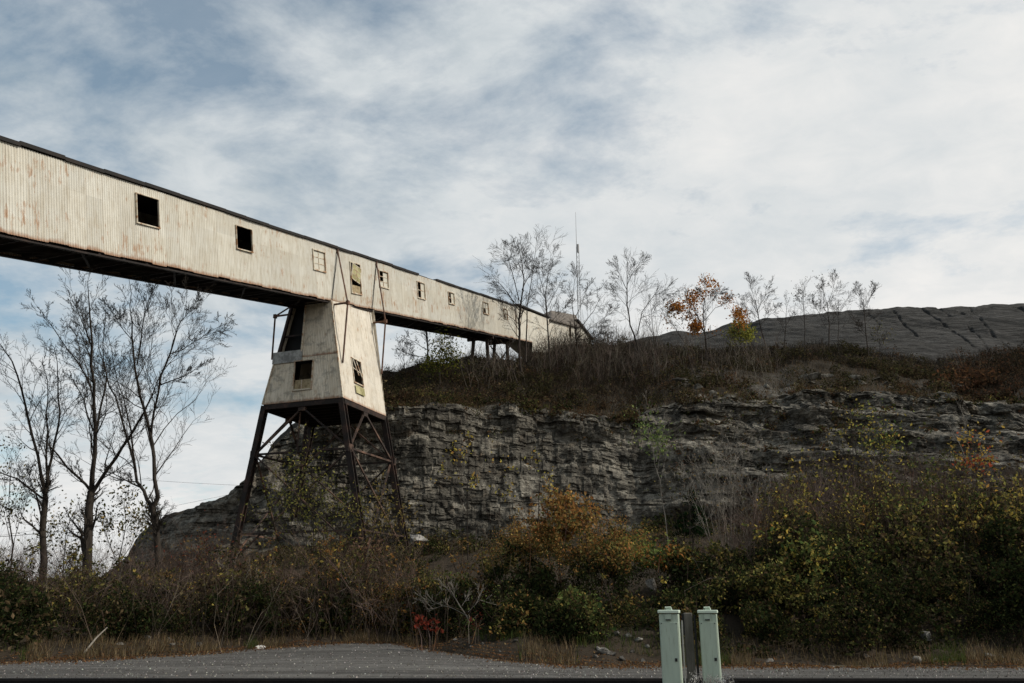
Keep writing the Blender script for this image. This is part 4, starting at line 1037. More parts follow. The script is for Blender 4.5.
def fill(x0, x1, n, seed):
    rr = random.Random(seed); out = []
    k = 0
    while len(out) < n and k < n*20:
        k += 1
        x = rr.uniform(x0, x1); c = column(x); E = CTL[int(np.argmin(abs(PXS-x))), 0][1]
        Y = rr.uniform(E+2.6, 47.); q = on(x, Y=Y); r = rr.uniform(.7, 1.5); rz = r*rr.uniform(.8, 1.3)
        q = q+np.array([0, 0, rz*.55]); tp = proj(q+np.array([0, 0, rz*1.05]))[1]; lim = np.interp(x, TOP[:, 0], TOP[:, 1])+26*float(fbm(x*.035, 5.5, seed*1., 3))+8
        if tp < lim:
            s_ = .55; q[2] -= rz*.3; r *= s_; rz *= s_
            if proj(q+np.array([0, 0, rz]))[1] < lim-2: continue
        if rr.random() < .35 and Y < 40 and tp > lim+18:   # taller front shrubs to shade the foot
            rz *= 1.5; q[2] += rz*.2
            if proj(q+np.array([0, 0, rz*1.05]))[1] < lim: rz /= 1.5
        out.append((q, r, r, rz, zone(x, Y)))
    return out
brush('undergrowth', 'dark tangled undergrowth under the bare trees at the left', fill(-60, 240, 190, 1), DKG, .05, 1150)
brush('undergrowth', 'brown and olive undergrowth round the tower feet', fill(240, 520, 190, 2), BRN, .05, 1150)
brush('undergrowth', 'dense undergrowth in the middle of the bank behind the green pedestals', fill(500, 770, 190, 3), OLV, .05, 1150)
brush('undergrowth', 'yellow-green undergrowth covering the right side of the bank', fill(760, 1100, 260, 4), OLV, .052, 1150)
# stems standing in the undergrowth
def bases(x0, x1, n, Ya, Yb):
    out = []
    for i in range(n):
        x = RN.uniform(x0, x1); q = on(x, Y=RN.uniform(Ya, Yb)); q[0] += RN.uniform(-.08, .08); out.append(q)
    return out
STM = [(.10, .075, .055, 3), (.17, .13, .10, 1), (.05, .035, .028, 3), (.16, .09, .05, 1)]
def clip_bases(B, h, extra=14):
    B = np.array(B); x, y = proj(B+np.array([0, 0, h])); return B[y > np.interp(x, TOP[:, 0], TOP[:, 1])-extra]
stemmass('dry_stems', 'thin dry stems standing through the bank undergrowth', clip_bases(bases(-60, 1080, 2600, 27, 46), 2.2), 1.2, 2.6, [(.06, .045, .035, 3), (.14, .11, .085, 1), (.03, .022, .018, 3)], .008, .4)
TW = [(.20, .15, .12, 2), (.13, .095, .075, 3), (.07, .05, .04, 3)]
stemmass('bare_twigs', 'pale pinkish bare twigs tangled round the tower feet', clip_bases(bases(235, 520, 1900, 31, 44), 2.0, -4)+np.array([0, 0, .7]), .7, 1.9, TW, .0065, .6, fork=6)
stemmass('bare_twigs', 'pale bare twigs in front of the rock between vine mound and olive saplings', clip_bases(bases(645, 860, 2500, 33, 46), 2.2, 34)+np.array([0, 0, .7]), .9, 2.3, TW, .0065, .45, fork=6)
stemmass('bare_twigs', 'dark thin twigs above the brush on the right side', clip_bases(bases(850, 1080, 1800, 32, 46), 2.2, 30)+np.array([0, 0, .7]), .9, 2.3, TW[1:], .0065, .5, fork=5)
stemmass('bare_twigs', 'fine twigs above the brush beneath the bare trees', clip_bases(bases(-60, 240, 1600, 31, 43), 2.0, 30)+np.array([0, 0, .6]), .8, 2.0, TW[1:], .0065, .5, fork=5)
# leafy sprigs standing up out of the brush
def sprigs(name, label, x0, x1, n, Ya, Yb, h0, h1, pals, size, over, nl=16):
    S = []; C = []; CC = []
    for i in range(n):
        x = R_.uniform(x0, x1); q = on(x, Y=R_.uniform(Ya, Yb)); h = R_.uniform(h0, h1); d = np.array([R_.gauss(0, .25), R_.gauss(0, .25), 1.]); d /= np.linalg.norm(d)
        bz = R_.uniform(0, 1.6); b0 = q+UP*bz
        tp_ = b0+d*h; py_ = proj(tp_)[1]
        if py_ < np.interp(x, TOP[:, 0], TOP[:, 1])-over*R_.random()**1.5 or vn(x*.045+7, h*.01, q[1]*.12) < .0: continue
        k = b0+d*h*.5+np.array([R_.gauss(0, .08), R_.gauss(0, .08), 0]); pal = pals[hsel(x+17, q[1], len(pals))]
        S += [(*b0, *k, .013, .009), (*k, *tp_, .009, .005)]
        for j in range(6):
            f = R_.uniform(.3, .95); p = k*(1-f)+tp_*f if f > .5 else b0*(1-f)+tp_*f; e = p+np.array([R_.gauss(0, .3), R_.gauss(0, .3), R_.uniform(.0, .35)])*h*.3
            S.append((*p, *e, .006, .004)); m_ = R_.randint(0, nl//3)
            if m_: C.append(p+(e-p)*RN.uniform(.3, 1.1, (m_, 1))+RN.normal(size=(m_, 3))*.05); CC.append(pick(pal, m_))
    V, F = tubes(S, 3); col = np.repeat(pick(STM, len(S)), 6, 0)
    C = np.concatenate(C); V2, F2, c2 = leafmesh(C, RN.uniform(.35, 1.8, len(C))*size, np.concatenate(CC))
    o = mesh_np(name, np.concatenate([V, V2]), np.concatenate([F, F2+len(V)]), M['leaf'], col=np.concatenate([col, c2]), loc=tuple(S[0][:3])); tag(o, label, None, None, 'stuff')
sprigs('leafy_sprigs', 'leafy sprigs rising from the brush at the left under the bare trees', -60, 250, 1600, 28, 42, 1.0, 2.6, [OLV, BRN, DKG, YEL[1:2]+OLV], .055, 36)
sprigs('leafy_sprigs', 'twiggy sprigs with scattered brown and yellow leaves round the tower', 230, 520, 1900, 31, 46, 1.0, 2.8, [BRN, OLV, ORG, YEL[:1]+OLV], .05, 34)
sprigs('leafy_sprigs', 'sprigs and thin twigs in front of the rock in the middle', 510, 780, 1700, 29, 47, 1.0, 2.8, [BRN, OLV, ORG[1:], YEL[:1]+OLV, GRN+YEL], .05, 48)
sprigs('leafy_sprigs', 'yellow-leaved sprigs and twigs in front of the ledges on the right', 765, 1080, 3000, 30, 46, 1.2, 3.4, [OLV, YEL[:2]+OLV, BRN, GRN+OLV, YEL+OLV[1:2]], .055, 66)
# scrub along the foot of the rock face
sp = []
for i in range(300):
    x = R_.uniform(250, 1060); q = onv(x, R_.uniform(2.35, 3.06)); r = R_.uniform(.35, .8); q[2] += r*.2; sp.append((q, r, r, r*.8, [BRN, OLV, DKG][R_.randrange(3)]))
brush('foot_scrub', 'low scrub along the foot of the rock face', sp, BRN, .055, 800)
# brush of the upper hillside
hb = []
for i in range(26000):
    x = RN.uniform(330, 1060); v = 4+RN.random()**.8*1.04
    if v < 4.5 and 690 < x < 980 and RN.random() < .8: continue
    hb.append(onv(x, v))
hb = np.array(hb); hx = proj(hb)[0]; HSC = np.interp(hx, [370, 400, 520, 550, 640, 670], [.35, .4, .5, 1, .9, .38])
stemmass('hillside_brush', 'brown leafless brush covering the slope above the quarry face', hb, .5*HSC, 1.6*HSC, [(.028, .022, .016, 4), (.08, .062, .045, 1.2), (.016, .013, .010, 4), (.05, .03, .02, 1)], .012, .45, fork=3)
gt = [onv(RN.uniform(340, 1060), 4+RN.random()**1.6*.9) for i in range(8000)]
stemmass('hillside_grass', 'tan and russet dry grass tufts on the slope above the rock', gt, .15, .5, [(.16, .115, .065, 3), (.12, .07, .038, 2), (.06, .05, .025, 2)], .012, .5, fork=1)
hb = [onv(RN.uniform(548, 660), RN.uniform(4.3, 5.03)) for i in range(700)]+[onv(RN.uniform(470, 548), RN.uniform(4.2, 4.9)) for i in range(160)]+[onv(RN.uniform(650, 780), RN.uniform(4.2, 4.75)) for i in range(260)]
stemmass('hillside_stems', 'taller grey stems along the crest under the bare trees', hb, 1.2, 2.8, [(.15, .125, .10, 2), (.07, .055, .043, 2)], .013, .22, fork=5)
# leafy clumps of the hillside
sp = []
for i in range(720):
    x = R_.uniform(335, 1060); v = 4.03+R_.random()*.95
    if v < 4.45 and 690 < x < 960 and R_.random() < .6: continue
    r = R_.uniform(.4, 1.2)*(.5 if x < 530 and v > 4.7 else 1); q = onv(x, v); q[2] += r*.2
    pal = [BRN, [(.085, .052, .03, 3), (.045, .033, .02, 2)], [(.045, .04, .02, 3), (.085, .075, .035, 1), (.028, .024, .014, 2)], [(.03, .028, .014, 3), (.05, .045, .02, 2)]][R_.choice([0, 0, 1, 2, 2, 3, 3])]
    if x > 950: pal = [(.075, .042, .025, 2), (.035, .027, .018, 3)]
    sp.append((q, r, r, r*.75, pal))
brush('hillside_scrub', 'low brown and olive scrub on the hillside', sp, BRN, .075, 420)
lim = 'broken grey limestone block along the brow of the quarry face on the right'
for k in range(46):
    x = R_.uniform(675, 985); q = onv(x, R_.choice([3.97, 4.03, 4.08, 4.15, 4.22, 4.3])+R_.uniform(-.03, .03)); w_ = R_.uniform(.6, 1.9)
    V, F = rockmesh(w_/2, 200+k, (1.2, .9, .5)); o = mesh_np('limestone_block', V, F[:, ::-1], M['ledge']); o.location = tuple(q); o.rotation_euler = (.1, .08, R_.uniform(0, 3)); tag(o, lim, 'rock', 'limestone blocks along the brow')
sp = []
for i in range(210):
    x = R_.uniform(380, 1060); q = onv(x, R_.choice([3.9, 3.95, 3.99, 4.02, 4.06, 4.1])+R_.uniform(-.03, .03)); r = R_.uniform(.35, .95)*(.7 if x > 690 else 1); q[2] += r*.15
    if vn(x*.05, 4.4) < -.3: continue
    sp.append((q, r*1.3, r, r*.75, [BRN, DKG+BRN, OLV+BRN, [(.09, .055, .03, 2), (.05, .035, .02, 2)]][R_.randrange(4)]))
brush('brow_scrub', 'dark scrub spilling over the brow of the rock face', sp, BRN, .07, 520)
# pockets of scrub on ledges of the cliff
sp = []
for i in range(230):
    x = R_.uniform(270, 1060) if i % 3 else R_.uniform(680, 1040); v = 3+R_.choice([.72, .8, .9, .97, 1.0])+R_.uniform(-.03, .03) if x < 640 else 3+R_.uniform(.35, 1.0)
    v = min(v, 3.995); r = R_.uniform(.2, .55); q = onv(x, v); q[2] += .05; sp.append((q, r*1.6, r, r*.6, [(.09, .05, .026, 2), (.05, .04, .022, 3), (.06, .07, .025, 1)]))
brush('ledge_scrub', 'tufts of brown scrub rooted on the ledges of the rock face', sp, BRN, .07, 420)

# vine covered mound and its neighbours
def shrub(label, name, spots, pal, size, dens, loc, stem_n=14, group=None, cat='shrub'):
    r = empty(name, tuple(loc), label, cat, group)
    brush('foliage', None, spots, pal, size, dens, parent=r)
    b = []; 
    for c, rx, ry, rz, _ in spots:
        for k in range(max(2, stem_n//len(spots))): b.append((c[0]+R_.uniform(-.5, .5)*rx, c[1]+R_.uniform(-.5, .5)*ry, loc[2]))
    hh = max(c[2]+rz for c, _, _, rz, _ in spots)-loc[2]
    stemmass('stem', None, b, hh*.6, hh*.95, STM, .016, .2, parent=r, fork=2)
    return r
def sp_(px, py, Y, rx, rz, pal=None): return (P(px, py, Y), rx, rx*.9, rz, pal)
ORG2 = [(.32, .15, .05, 3), (.22, .125, .045, 3), (.38, .25, .08, 2), (.12, .115, .045, 2)]
shrub('rounded mound of orange-brown vines, the tallest shrub in the middle of the bank', 'vine_covered_shrub',
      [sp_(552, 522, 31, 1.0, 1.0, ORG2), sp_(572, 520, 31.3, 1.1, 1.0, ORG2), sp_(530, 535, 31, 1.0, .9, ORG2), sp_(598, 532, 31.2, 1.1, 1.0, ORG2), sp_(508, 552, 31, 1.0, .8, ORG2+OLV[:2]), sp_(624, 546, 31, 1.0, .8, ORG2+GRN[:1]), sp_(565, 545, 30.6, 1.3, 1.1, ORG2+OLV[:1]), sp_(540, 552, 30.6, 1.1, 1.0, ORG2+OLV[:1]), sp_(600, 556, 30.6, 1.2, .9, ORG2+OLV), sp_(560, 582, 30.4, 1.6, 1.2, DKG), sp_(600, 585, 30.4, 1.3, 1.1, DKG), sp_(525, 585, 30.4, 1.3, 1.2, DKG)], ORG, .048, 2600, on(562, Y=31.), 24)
shrub('olive and yellow trailing shrub sloping down left of the orange vine mound', 'leafy_shrub',
      [sp_(515, 550, 33.5, .9, .6, ORG[1:]+OLV), sp_(497, 563, 33.5, .8, .6, OLV), sp_(507, 590, 33, 1.0, 1.2, DKG)], OLV, .05, 2100, on(508, Y=33.5))
shrub('bright green and yellow hedge-like shrub just right of the orange vine mound', 'leafy_shrub',
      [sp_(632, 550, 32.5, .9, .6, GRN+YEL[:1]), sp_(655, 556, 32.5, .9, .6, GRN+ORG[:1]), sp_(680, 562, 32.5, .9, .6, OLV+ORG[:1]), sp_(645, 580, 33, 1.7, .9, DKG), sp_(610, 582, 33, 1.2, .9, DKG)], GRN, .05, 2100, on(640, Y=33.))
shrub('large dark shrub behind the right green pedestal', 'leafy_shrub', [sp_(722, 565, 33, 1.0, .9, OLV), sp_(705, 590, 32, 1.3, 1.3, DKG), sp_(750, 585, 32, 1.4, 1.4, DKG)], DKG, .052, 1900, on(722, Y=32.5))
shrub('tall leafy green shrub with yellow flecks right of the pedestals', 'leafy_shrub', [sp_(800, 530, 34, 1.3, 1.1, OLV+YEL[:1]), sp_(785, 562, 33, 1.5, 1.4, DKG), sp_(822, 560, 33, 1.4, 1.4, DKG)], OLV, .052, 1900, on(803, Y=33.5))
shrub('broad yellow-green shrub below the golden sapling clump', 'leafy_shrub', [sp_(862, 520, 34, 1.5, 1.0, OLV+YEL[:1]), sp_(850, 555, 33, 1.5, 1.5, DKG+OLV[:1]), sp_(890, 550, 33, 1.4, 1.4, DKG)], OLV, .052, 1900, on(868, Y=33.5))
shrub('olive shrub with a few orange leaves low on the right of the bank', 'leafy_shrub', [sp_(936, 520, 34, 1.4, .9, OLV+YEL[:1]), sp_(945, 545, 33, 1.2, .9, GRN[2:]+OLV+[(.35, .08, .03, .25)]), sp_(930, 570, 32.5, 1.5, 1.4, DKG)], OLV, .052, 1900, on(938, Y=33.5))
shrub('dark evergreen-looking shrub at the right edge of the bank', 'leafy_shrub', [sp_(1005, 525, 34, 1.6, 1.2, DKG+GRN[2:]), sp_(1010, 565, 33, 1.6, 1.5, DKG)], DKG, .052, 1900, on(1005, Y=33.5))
shrub('russet scrubby thicket on the slope at the upper right', 'scrub_thicket', [sp_(962, 385, 64, 2.6, 1.3, [(.10, .05, .025, 2), (.06, .035, .02, 2)]), sp_(990, 380, 65, 2.6, 1.6, [(.08, .045, .025, 2), (.05, .035, .02, 2)]), sp_(1012, 366, 66, 2.4, 1.6, [(.03, .025, .016, 2), (.018, .016, .01, 2)])], BRN, .11, 420, onv(985, 4.5))
shrub('low scarlet sumac on the verge left of the dead shrub', 'red_shrub', [sp_(421, 623, 27.4, .3, .24), sp_(434, 626, 27.4, .26, .2)], [(.15, .03, .018, 3), (.08, .025, .018, 2)], .05, 800, on(426, Y=27.8), 6)
shrub('small dull red shrub on the verge right of the scarlet sumac', 'red_shrub', [sp_(474, 622, 27.2, .3, .28)], [(.12, .03, .02, 3), (.07, .03, .02, 2)], .05, 600, on(474, Y=27.6), 5)
shrub('green shrub directly in front of the dead grey shrub', 'leafy_shrub', [sp_(455, 588, 31, .8, .5, GRN[:2]+OLV), sp_(432, 581, 32, .8, .5, GRN[:1]+OLV), sp_(440, 600, 30.5, .9, .6, DKG)], OLV, .05, 1700, on(445, Y=31.))
shrub('dark bush hugging the trunk of the V-forked bare tree', 'leafy_shrub', [sp_(160, 580, 34.5, 1.1, .45, ORG[1:]+OLV), sp_(175, 600, 33.5, 1.2, .8, DKG)], OLV, .05, 1500, on(165, Y=34.))
shrub('dark bush round the foot of the thickest bare trunk', 'leafy_shrub', [sp_(70, 590, 34, 1.2, .7, OLV), sp_(110, 596, 33.4, 1.2, .8, DKG)], DKG, .05, 1500, on(88, Y=34.))
shrub('pinkish twiggy bush in front of the near right tower leg', 'leafy_shrub', [sp_(368, 556, 35, .9, .7, [(.15, .09, .06, 3), (.20, .13, .08, 1)]), sp_(392, 572, 34.5, .9, .5, [(.12, .075, .05, 3), (.08, .07, .03, 1)]), sp_(345, 575, 34, 1.1, .7, BRN)], BRN, .055, 800, on(372, Y=34.8), 40)
shrub('mixed green and rust coloured bush under the left tower leg', 'leafy_shrub', [sp_(262, 576, 35, 1.0, .6, OLV+ORG[:1]), sp_(232, 588, 34, 1.0, .7, BRN)], OLV, .048, 1400, on(250, Y=34.5), 30)

# verge grass and fallen leaves
gb = []
for i in range(15000):
    x = RN.uniform(-30, 1060); E = CTL[int(np.argmin(abs(PXS-x))), 0][1]
    d = RN.gamma(1.6, .9)
    if vn(x*.03, 3.1) < -.25 and d < 1.5: continue
    q = on(x, Y=E+.15+d); q[0] += RN.uniform(-.06, .06); q[1] += RN.uniform(-.15, .15); gb.append(q)
gb = np.array(gb); n = len(gb)
Hh = RN.uniform(.08, .38, n); Dg = RN.normal(size=(n, 3))*.3; Dg[:, 2] = 1; wv = RN.normal(size=(n, 3)); wv[:, 2] = 0; wv /= np.linalg.norm(wv, axis=1, keepdims=True)
tp = gb+Dg*Hh[:, None]; V = np.stack([gb-wv*.012-[0, 0, .03], gb+wv*.012-[0, 0, .03], tp], 1).reshape(-1, 3)
gx = proj(gb)[0]; green = (vn(gx*.02, 9.)[:, None] > .15)
cg = np.where(green, pick([(.05, .07, .02, 2), (.09, .09, .03, 1)], n), pick([(.15, .11, .06, 2), (.09, .065, .035, 2), (.22, .17, .10, 1)], n))
o = mesh_np('verge_grass', V, np.arange(3*n).reshape(-1, 3), M['leaf'], col=np.repeat(cg, 3, 0), loc=tuple(gb[0])); tag(o, 'dry brown and green grass along the far verge of the road', None, None, 'stuff')
lb = []
for i in range(9000):
    x = RN.uniform(-30, 1060); j = int(np.argmin(abs(PXS-x))); E = CTL[j, 0]; d = RN.normal()*.55+.35
    if d < 0: q = E.copy(); q[1] += d; q[0] *= q[1]/E[1]; q[2] = E[2]+.035
    else: q = on(x, Y=E[1]+d); q[2] += .03; q[1] += RN.uniform(-.16, .16); q[0] += RN.uniform(-.05, .05)
    lb.append(q)
lb = np.array(lb); V, F, c = leafmesh(lb, RN.uniform(.02, .05, len(lb)), pick([(.17, .09, .04, 3), (.10, .055, .03, 3), (.25, .16, .08, 1)], len(lb)))
o = mesh_np('leaf_litter', V, F, M['leaf'], col=c, loc=tuple(lb[0])); tag(o, 'fallen brown leaves scattered along the road edge', None, None, 'stuff')
# gravel chips on the road
cp = []
for i in range(5000):
    x = RN.uniform(-30, 1060); f = RN.random(); r = int(f*39); j = int(np.argmin(abs(PXS-x))); q = Gr[r, j].copy(); q[0] += RN.uniform(-.05, .05); q[1] += RN.uniform(-.1, .1); q[2] += .008; cp.append(q)
cp = np.array(cp); n = len(cp); s_ = RN.uniform(.012, .035, n)[:, None]
T4 = np.array([(1, 0, -.5), (-.5, .87, -.5), (-.5, -.87, -.5), (0, 0, .7)]); V = (cp[:, None]+T4[None]*s_[:, None]).reshape(-1, 3)
b4 = np.arange(n)[:, None]*4; F = np.concatenate([b4+np.array([[0, 1, 3]]), b4+np.array([[1, 2, 3]]), b4+np.array([[2, 0, 3]])])
o = mesh_np('road_gravel', V, F, M['dry'], col=np.repeat(pick([(.14, .135, .125, 3), (.28, .27, .25, 1), (.05, .045, .04, 2)], n), 4, 0), loc=tuple(cp[0])); tag(o, 'loose gravel chips on the road surface', None, None, 'stuff')

# ------------------------------------------------------------------ stones
def stone(px, py, Y, w, label, seed, m='stone', sq=(1, .8, .6), group=None, name='stone'):
    q = P(px, py, Y); V, F = rockmesh(w/2, seed, sq); o = mesh_np(name, V, F[:, ::-1], M[m]); o.location = tuple(q); o.rotation_euler = (0, 0, seed*1.3); return tag(o, label, 'stone', group)
stone(418, 540.5, 47.5, 1.85, 'large white boulder at the foot of the rock face, right of the tower', 27, 'boulder', (1, .85, .6), name='boulder')
stone(650, 586, 30.6, .75, 'pale slab leaning in the brush just left above the pedestals', 9, 'stone', (.8, .35, 1.0), name='stone_slab')
stone(985, 629.5, 27.5, .45, 'small white stone alone low on the right bank', 12, 'boulder')
stone(262, 648.5, 28.6, .55, 'white stone at the edge of the road bend on the left', 14, 'boulder', (1, .8, .5))
stone(925, 636, 26.5, .65, 'largest grey angular stone on the right verge', 16, 'stone', (1, .7, .8))
stone(973, 612, 29.5, .7, 'flat pale stone higher on the right bank', 17, 'stone', (1, .6, .35))
stone(1006, 508, 40, .7, 'flat white stone in the brush by the right edge of the hill', 18, 'boulder', (1, .6, .3))
def onE(px, d): 
    E = CTL[int(np.argmin(abs(PXS-px))), 0][1]; return on(px, Y=E+d)
def cluster(label, group, pts, seed):
    for k, (px, d, w) in enumerate(pts):
        q = onE(px, d); V, F = rockmesh(w/2, seed+k, (1, .8, .65)); o = mesh_np('stone', V, F[:, ::-1], M['stone']); o.location = (q[0], q[1], q[2]+w*.03); o.rotation_euler = (0, 0, k*1.1); tag(o, label, 'stone', group)
cluster('rough limestone lump in the scattered heap left of the green pedestals', 'limestone lumps heaped left of the pedestals',
        [(606, 1.6, .55), (613, 1.5, .38), (600, 1.8, .4), (622, 1.2, .35), (634, .9, .3), (638, 2.4, .4), (628, 2.8, .35), (615, 3.0, .42), (643, 1.4, .3), (596, 1.1, .28), (632, 1.8, .25), (609, 2.6, .3), (619, .7, .22), (648, 2.0, .28)], 30)
cluster('dim grey rock half buried in the left verge', 'rocks in the left verge', [(146, 2.2, .6), (168, 2.0, .5), (184, 1.7, .45), (196, 1.2, .4), (120, 1.8, .35), (215, 1.6, .35), (172, .9, .3)], 60)
cluster('grey stone lying in the right-hand verge grass', 'stones in the right verge', [(876, 1.3, .6), (884, 1.6, .45), (917, .8, .5), (938, 1.3, .5), (955, 1.0, .35), (990, 1.2, .5), (1002, 1.6, .4), (868, 2.1, .35), (770, 1.2, .3), (1016, .9, .3)], 80)
cluster('small stone on the verge at the road bend before the scarlet sumac', 'small stones at the road bend', [(482, 1.1, .3), (470, .6, .22), (498, .8, .25), (455, 1.0, .2), (515, 1.3, .26), (530, .9, .2)], 100)
lg = MB(); a = onE(82, 1.0)+UP*.06; b_ = onE(102, 2.0)+UP*.5; lg.tube([a, a*.5+b_*.5+UP*.06, b_], [.032, .028, .018], 7); o = lg.build('fallen_branch', M['pale'], loc=tuple(a)); tag(o, 'pale broken branch lying on the left verge', 'branch')

# ------------------------------------------------------------------ green pedestals, post
def pedestal(x0, x1, Y, label, seed, hasp=1):
    tpz = P((x0+x1)/2, 612.5, Y)[2]; xa = P(x0, 613, Y)[0]; xb = P(x1, 613, Y)[0]; xc = (xa+xb)/2; w = xb-xa-.085; d = .20
    r = empty('utility_pedestal', (xc, Y, 0), label, 'utility pedestal', 'pale green pedestals by the track'); r.rotation_euler = (0, 0, 0)
    h = tpz
    b = MB(); b.box((xc, Y, h/2-.02), (w/2, 0, 0), (0, d/2, 0), (0, 0, h/2)); b.build('body', M['green'], r, bevel=.008)
    b = MB(); b.box((xc, Y-d/2-.009, h/2-.05), (w/2-.012, 0, 0), (0, .008, 0), (0, 0, h/2-.07)); b.build('front_cover', M['green'], r, bevel=.004)
    b = MB(); b.box((xc, Y, h+.012), (w/2+.014, 0, 0), (0, d/2+.022, 0), (0, 0, .020)); b.build('lid', M['lid'], r, bevel=.008)
    b = MB(); y = Y-.03
    b.tube([(xc-.05, y, h+.03), (xc-.045, y, h+.066), (xc+.03, y, h+.07), (xc+.042, y, h+.03)], .009, 8)
    b.box((xc+.0, y+.03, h+.042), (.035, 0, 0), (0, .02, 0), (0, 0, .012)); b.build('handle', M['lid'], r)
    b = MB(); b.box((xc-.005, Y-d/2-.022, h-.055), (.042, 0, 0), (0, .004, 0), (0, 0, .045)); b.build('nameplate', M['green'], r, bevel=.003)
    b = MB(); b.box((xc-.005, Y-d/2-.029, h-.092), (.034, 0, 0), (0, .0025, 0), (0, 0, .008)); b.box((xc-.005, Y-d/2-.030, h-.012), (.045, 0, 0), (0, .003, 0), (0, 0, .004)); b.build('latch', M['dkmetal'], r); _bolts(r, xc, Y-d/2-.02, h, w); r.rotation_euler = (0, 0, math.radians(-16))
    return r
def _bolts(r, xc, y, h, w):
    b = MB()
    for sx_ in (-1, 1): b.box((xc+sx_*(w/2-.03), y, h-.14), (.006, 0, 0), (0, .004, 0), (0, 0, .006))
    b.box((xc+w*.28, y, h*.62), (.016, 0, 0), (0, .008, 0), (0, 0, .02)); b.build('lock', M['dkmetal'], r)
pedestal(656.5, 681.5, 11.5, 'left one of two pale green utility pedestals beside the timber post', 1)
pedestal(696, 719.5, 11.6, 'right one of two pale green utility pedestals beside the timber post', 2)
r = empty('timber_post', (P(687.5, 612, 11.75)[0], 11.75, 0), 'weathered grey timber post standing between the two green pedestals', 'post')
x_ = P(687.5, 612, 11.75)[0]; tz = P(687.5, 611.3, 11.75)[2]
b = MB(); b.box((x_, 11.75, tz/2-.02), (.058, 0, 0), (0, .05, 0), (0, 0, tz/2)); b.build('post', M['wood'], r, bevel=.012); r.rotation_euler = (0, 0, math.radians(-8))
b = MB(); b.tube([(x_-.088, 11.70, 0), (x_-.09, 11.70, tz-.28), (x_-.083, 11.72, tz-.12)], .012, 8); b.build('conduit', M['white'], r)
b = MB(); b.tube([(x_+.088, 11.70, .0), (x_+.086, 11.70, tz-.05)], .016, 8); b.tube([(x_-.072, 11.73, tz-.03), (x_-.075, 11.71, tz-.3)], .014, 8); b.build('cable', M['wire'], r)
# weedy tuft with fluffy heads at the foot
rt = empty('weed_tuft', (x_+.1, 11.2, .0), 'dry weeds with fluffy grey-white heads at the foot of the pedestals', 'weed')
wb = [(x_+.14+R_.uniform(-.30, .34), 11.2+R_.uniform(-.14, .14), 0.) for i in range(60)]
S = []; hd_ = []
for p in wb:
    top = (p[0]+R_.uniform(-.07, .07), p[1]+R_.uniform(-.05, .05), R_.uniform(.52, .77)); S.append((*p, *top, .005, .003)); hd_.append(top)
V, F = tubes(S, 4); mesh_np('stem', V, F, M['pale'], rt)
hd_ = np.array(hd_); C = np.repeat(hd_, 60, 0)+RN.normal(size=(len(hd_)*60, 3))*[.024, .02, .035]
V, F, c = leafmesh(C, RN.uniform(.004, .011, len(C)), np.repeat(pick([(.62, .60, .57, 2), (.05, .05, .06, 2), (.35, .34, .33, 1)], len(hd_)), 60, 0)); mesh_np('seed_head', V, F, M['leaf'], rt, col=c)

# ------------------------------------------------------------------ mast, wires, bird
mr = empty('radio_mast', tuple(P(576.5, 352, 210.)), 'thin grey radio mast rising behind the head house', 'mast')
b = MB(); z0, zt, zm = P(576.5, 360, 210.), P(577.2, 246, 210.), P(575.6, 212, 210.)
cx, cy = zt[0], 210.
for k in range(3):
    a = 2.1*k; b.tube([(cx+.55*math.cos(a), cy+.55*math.sin(a), z0[2]), (cx+.45*math.cos(a), cy+.45*math.sin(a), zt[2])], .07, 5)
z = z0[2]
while z < zt[2]-1.5:
    for k in range(3):
        a, a2 = 2.1*k, 2.1*(k+1); b.tube([(cx+.5*math.cos(a), cy+.5*math.sin(a), z), (cx+.5*math.cos(a2), cy+.5*math.sin(a2), z+1.5)], .035, 4)
    z += 1.5
b.build('lattice', M['mast'], mr)
b = MB(); b.tube([(cx-.2, cy, zt[2]-1), (cx-.2, cy, zm[2])], [.09, .04], 6); b.build('antenna', M['mast'], mr)
b = MB(); b.tube([(cx+.2, cy, zt[2]-2.), (cx+.2, cy, zt[2]+.5)], .30, 8); b.build('antenna_head', M['mast'], mr)
def wire(p, q, sag, label, r=.02):
    p = np.array(p); q = np.array(q); b = MB(); b.tube([p+(q-p)*t-UP*sag*4*t*(1-t) for t in np.linspace(0, 1, 13)], r, 5)
    o = b.build('power_line', M['wire'], loc=tuple(p)); tag(o, label, 'power line', 'power lines behind the left trees')
wire(P(-40, 539, 60), P(165, 515, 66), .3, 'lowest dark wire crossing behind the left trees just above the brush')
wire(P(-40, 462, 62), P(330, 488, 70), .4, 'middle thin wire running behind the left trees towards the low rock', .010)
wire(P(-40, 541, 62), P(300, 478, 72), .4, 'uppermost thin wire meeting the low rock left of the tower', .010)

# ------------------------------------------------------------------ sky, sun, camera
SUN_AZ, SUN_EL = math.radians(99), math.radians(41)
w = bpy.data.worlds.new('World'); bpy.context.scene.world = w; w.use_nodes = True
nt = w.node_tree; N = nt.nodes; bg = N['Background']; bg.inputs['Strength'].default_value = .1
class WN(NT):
    def __init__(s): s.t = nt; s.b = bg
t = WN()
sk = t.n('ShaderNodeTexSky'); sk.sky_type = 'NISHITA'; sk.sun_disc = False; sk.sun_elevation = SUN_EL; sk.sun_rotation = SUN_AZ; sk.air_density = 1.0; sk.dust_density = .6
tc = t.n('ShaderNodeTexCoord'); sx = t.n('ShaderNodeSeparateXYZ'); t.l(tc.outputs['Generated'], sx.inputs[0])
zz = t.math('ADD', t.math('MAXIMUM', sx.outputs[2], 0.), .22)
cb_ = t.n('ShaderNodeCombineXYZ'); t.l(t.math('DIVIDE', sx.outputs[0], zz), cb_.inputs[0]); t.l(t.math('DIVIDE', sx.outputs[1], zz), cb_.inputs[1])
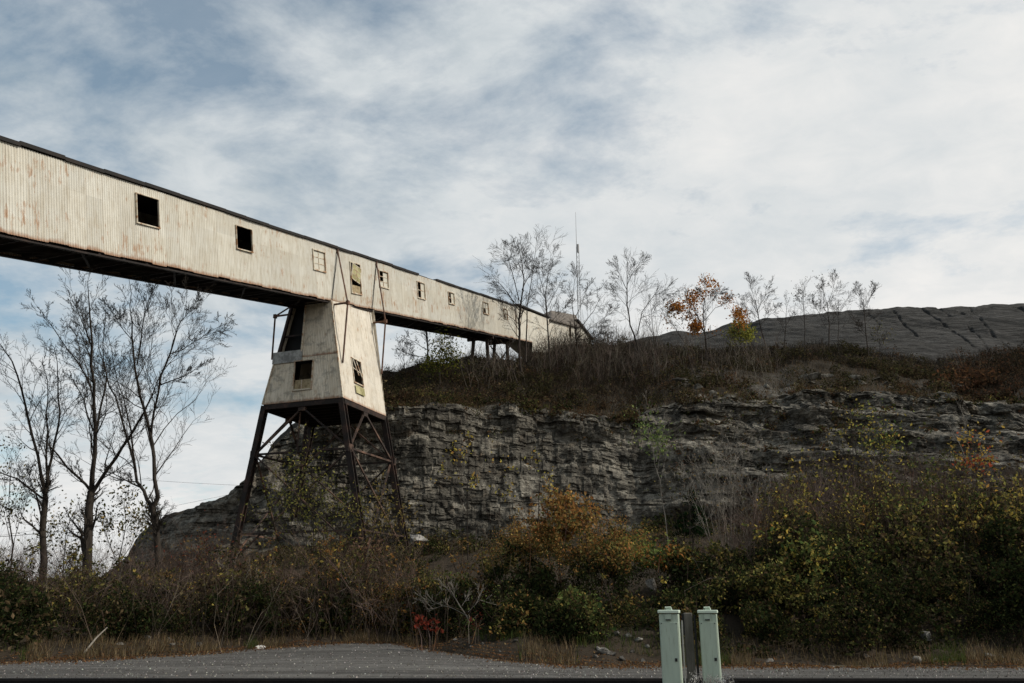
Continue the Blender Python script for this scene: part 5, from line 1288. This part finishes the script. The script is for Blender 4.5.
mpn = t.n('ShaderNodeMapping'); mpn.inputs['Location'].default_value = (-2.6, 4.1, 0); mpn.inputs['Rotation'].default_value = (0, 0, .5); mpn.inputs['Scale'].default_value = (1.0, 1.25, 1); t.l(cb_.outputs[0], mpn.inputs['Vector'])
cov = t.noise(mpn.outputs[0], 2.6, 12, .62, .2)
# cloud cover thickens towards the right-hand side and the horizon
side = t.math('MULTIPLY', sx.outputs[0], .17)
low = t.math('ADD', t.math('MULTIPLY', t.math('SUBTRACT', .55, sx.outputs[2]), .17), t.math('MULTIPLY', t.math('MAXIMUM', t.math('SUBTRACT', .22, sx.outputs[2]), 0.), .9))
covs = t.math('ADD', t.math('ADD', cov, side), low)
cf = t.ramp(covs, [(.33, g3(.28)), (.44, g3(.66)), (.54, g3(1))])
shade = t.math('ADD', t.math('MULTIPLY', t.noise(mpn.outputs[0], 2.3, 9, .58, .1), .66), t.math('MULTIPLY', t.noise(mpn.outputs[0], 9.5, 7, .62, .5), .34))
sh2 = t.math('ADD', t.math('MULTIPLY', shade, .55), t.math('ADD', t.math('MULTIPLY', side, .8), t.math('MULTIPLY', low, .75)))
cc = t.ramp(sh2, [(.12, (4.2, 4.9, 5.4)), (.26, (6.6, 7.0, 7.2)), (.43, (8.7, 8.6, 8.4))])
skc = t.mix(1.0, sk.outputs[0], (1.0, 1.25, 1.15), 'MULTIPLY')
t.l(t.mix(cf, skc, cc), bg.inputs['Color'])

sl = bpy.data.lights.new('sun', 'SUN'); sl.energy = 3.6; sl.angle = math.radians(.6); sl.color = (1, .93, .82)
so = bpy.data.objects.new('sun', sl); COL.objects.link(so)
dv = Vector((math.sin(SUN_AZ)*math.cos(SUN_EL), math.cos(SUN_AZ)*math.cos(SUN_EL), math.sin(SUN_EL)))
so.rotation_euler = dv.to_track_quat('Z', 'Y').to_euler(); so.location = (30, 0, 40)
cam = bpy.data.cameras.new('camera'); cam.sensor_width = 36; cam.lens = 36*FPX/1024; cam.clip_end = 9000; cam.clip_start = .1
co = bpy.data.objects.new('camera', cam); COL.objects.link(co); co.location = (0, 0, CAMH); co.rotation_euler = (math.radians(90)+PITCH, 0, 0)
sc = bpy.context.scene; sc.camera = co
sc.view_settings.view_transform = 'Standard'; sc.view_settings.look = 'None'; sc.view_settings.exposure = 0; sc.view_settings.gamma = 1
sc.cycles.max_bounces = 6; sc.cycles.use_denoising = True
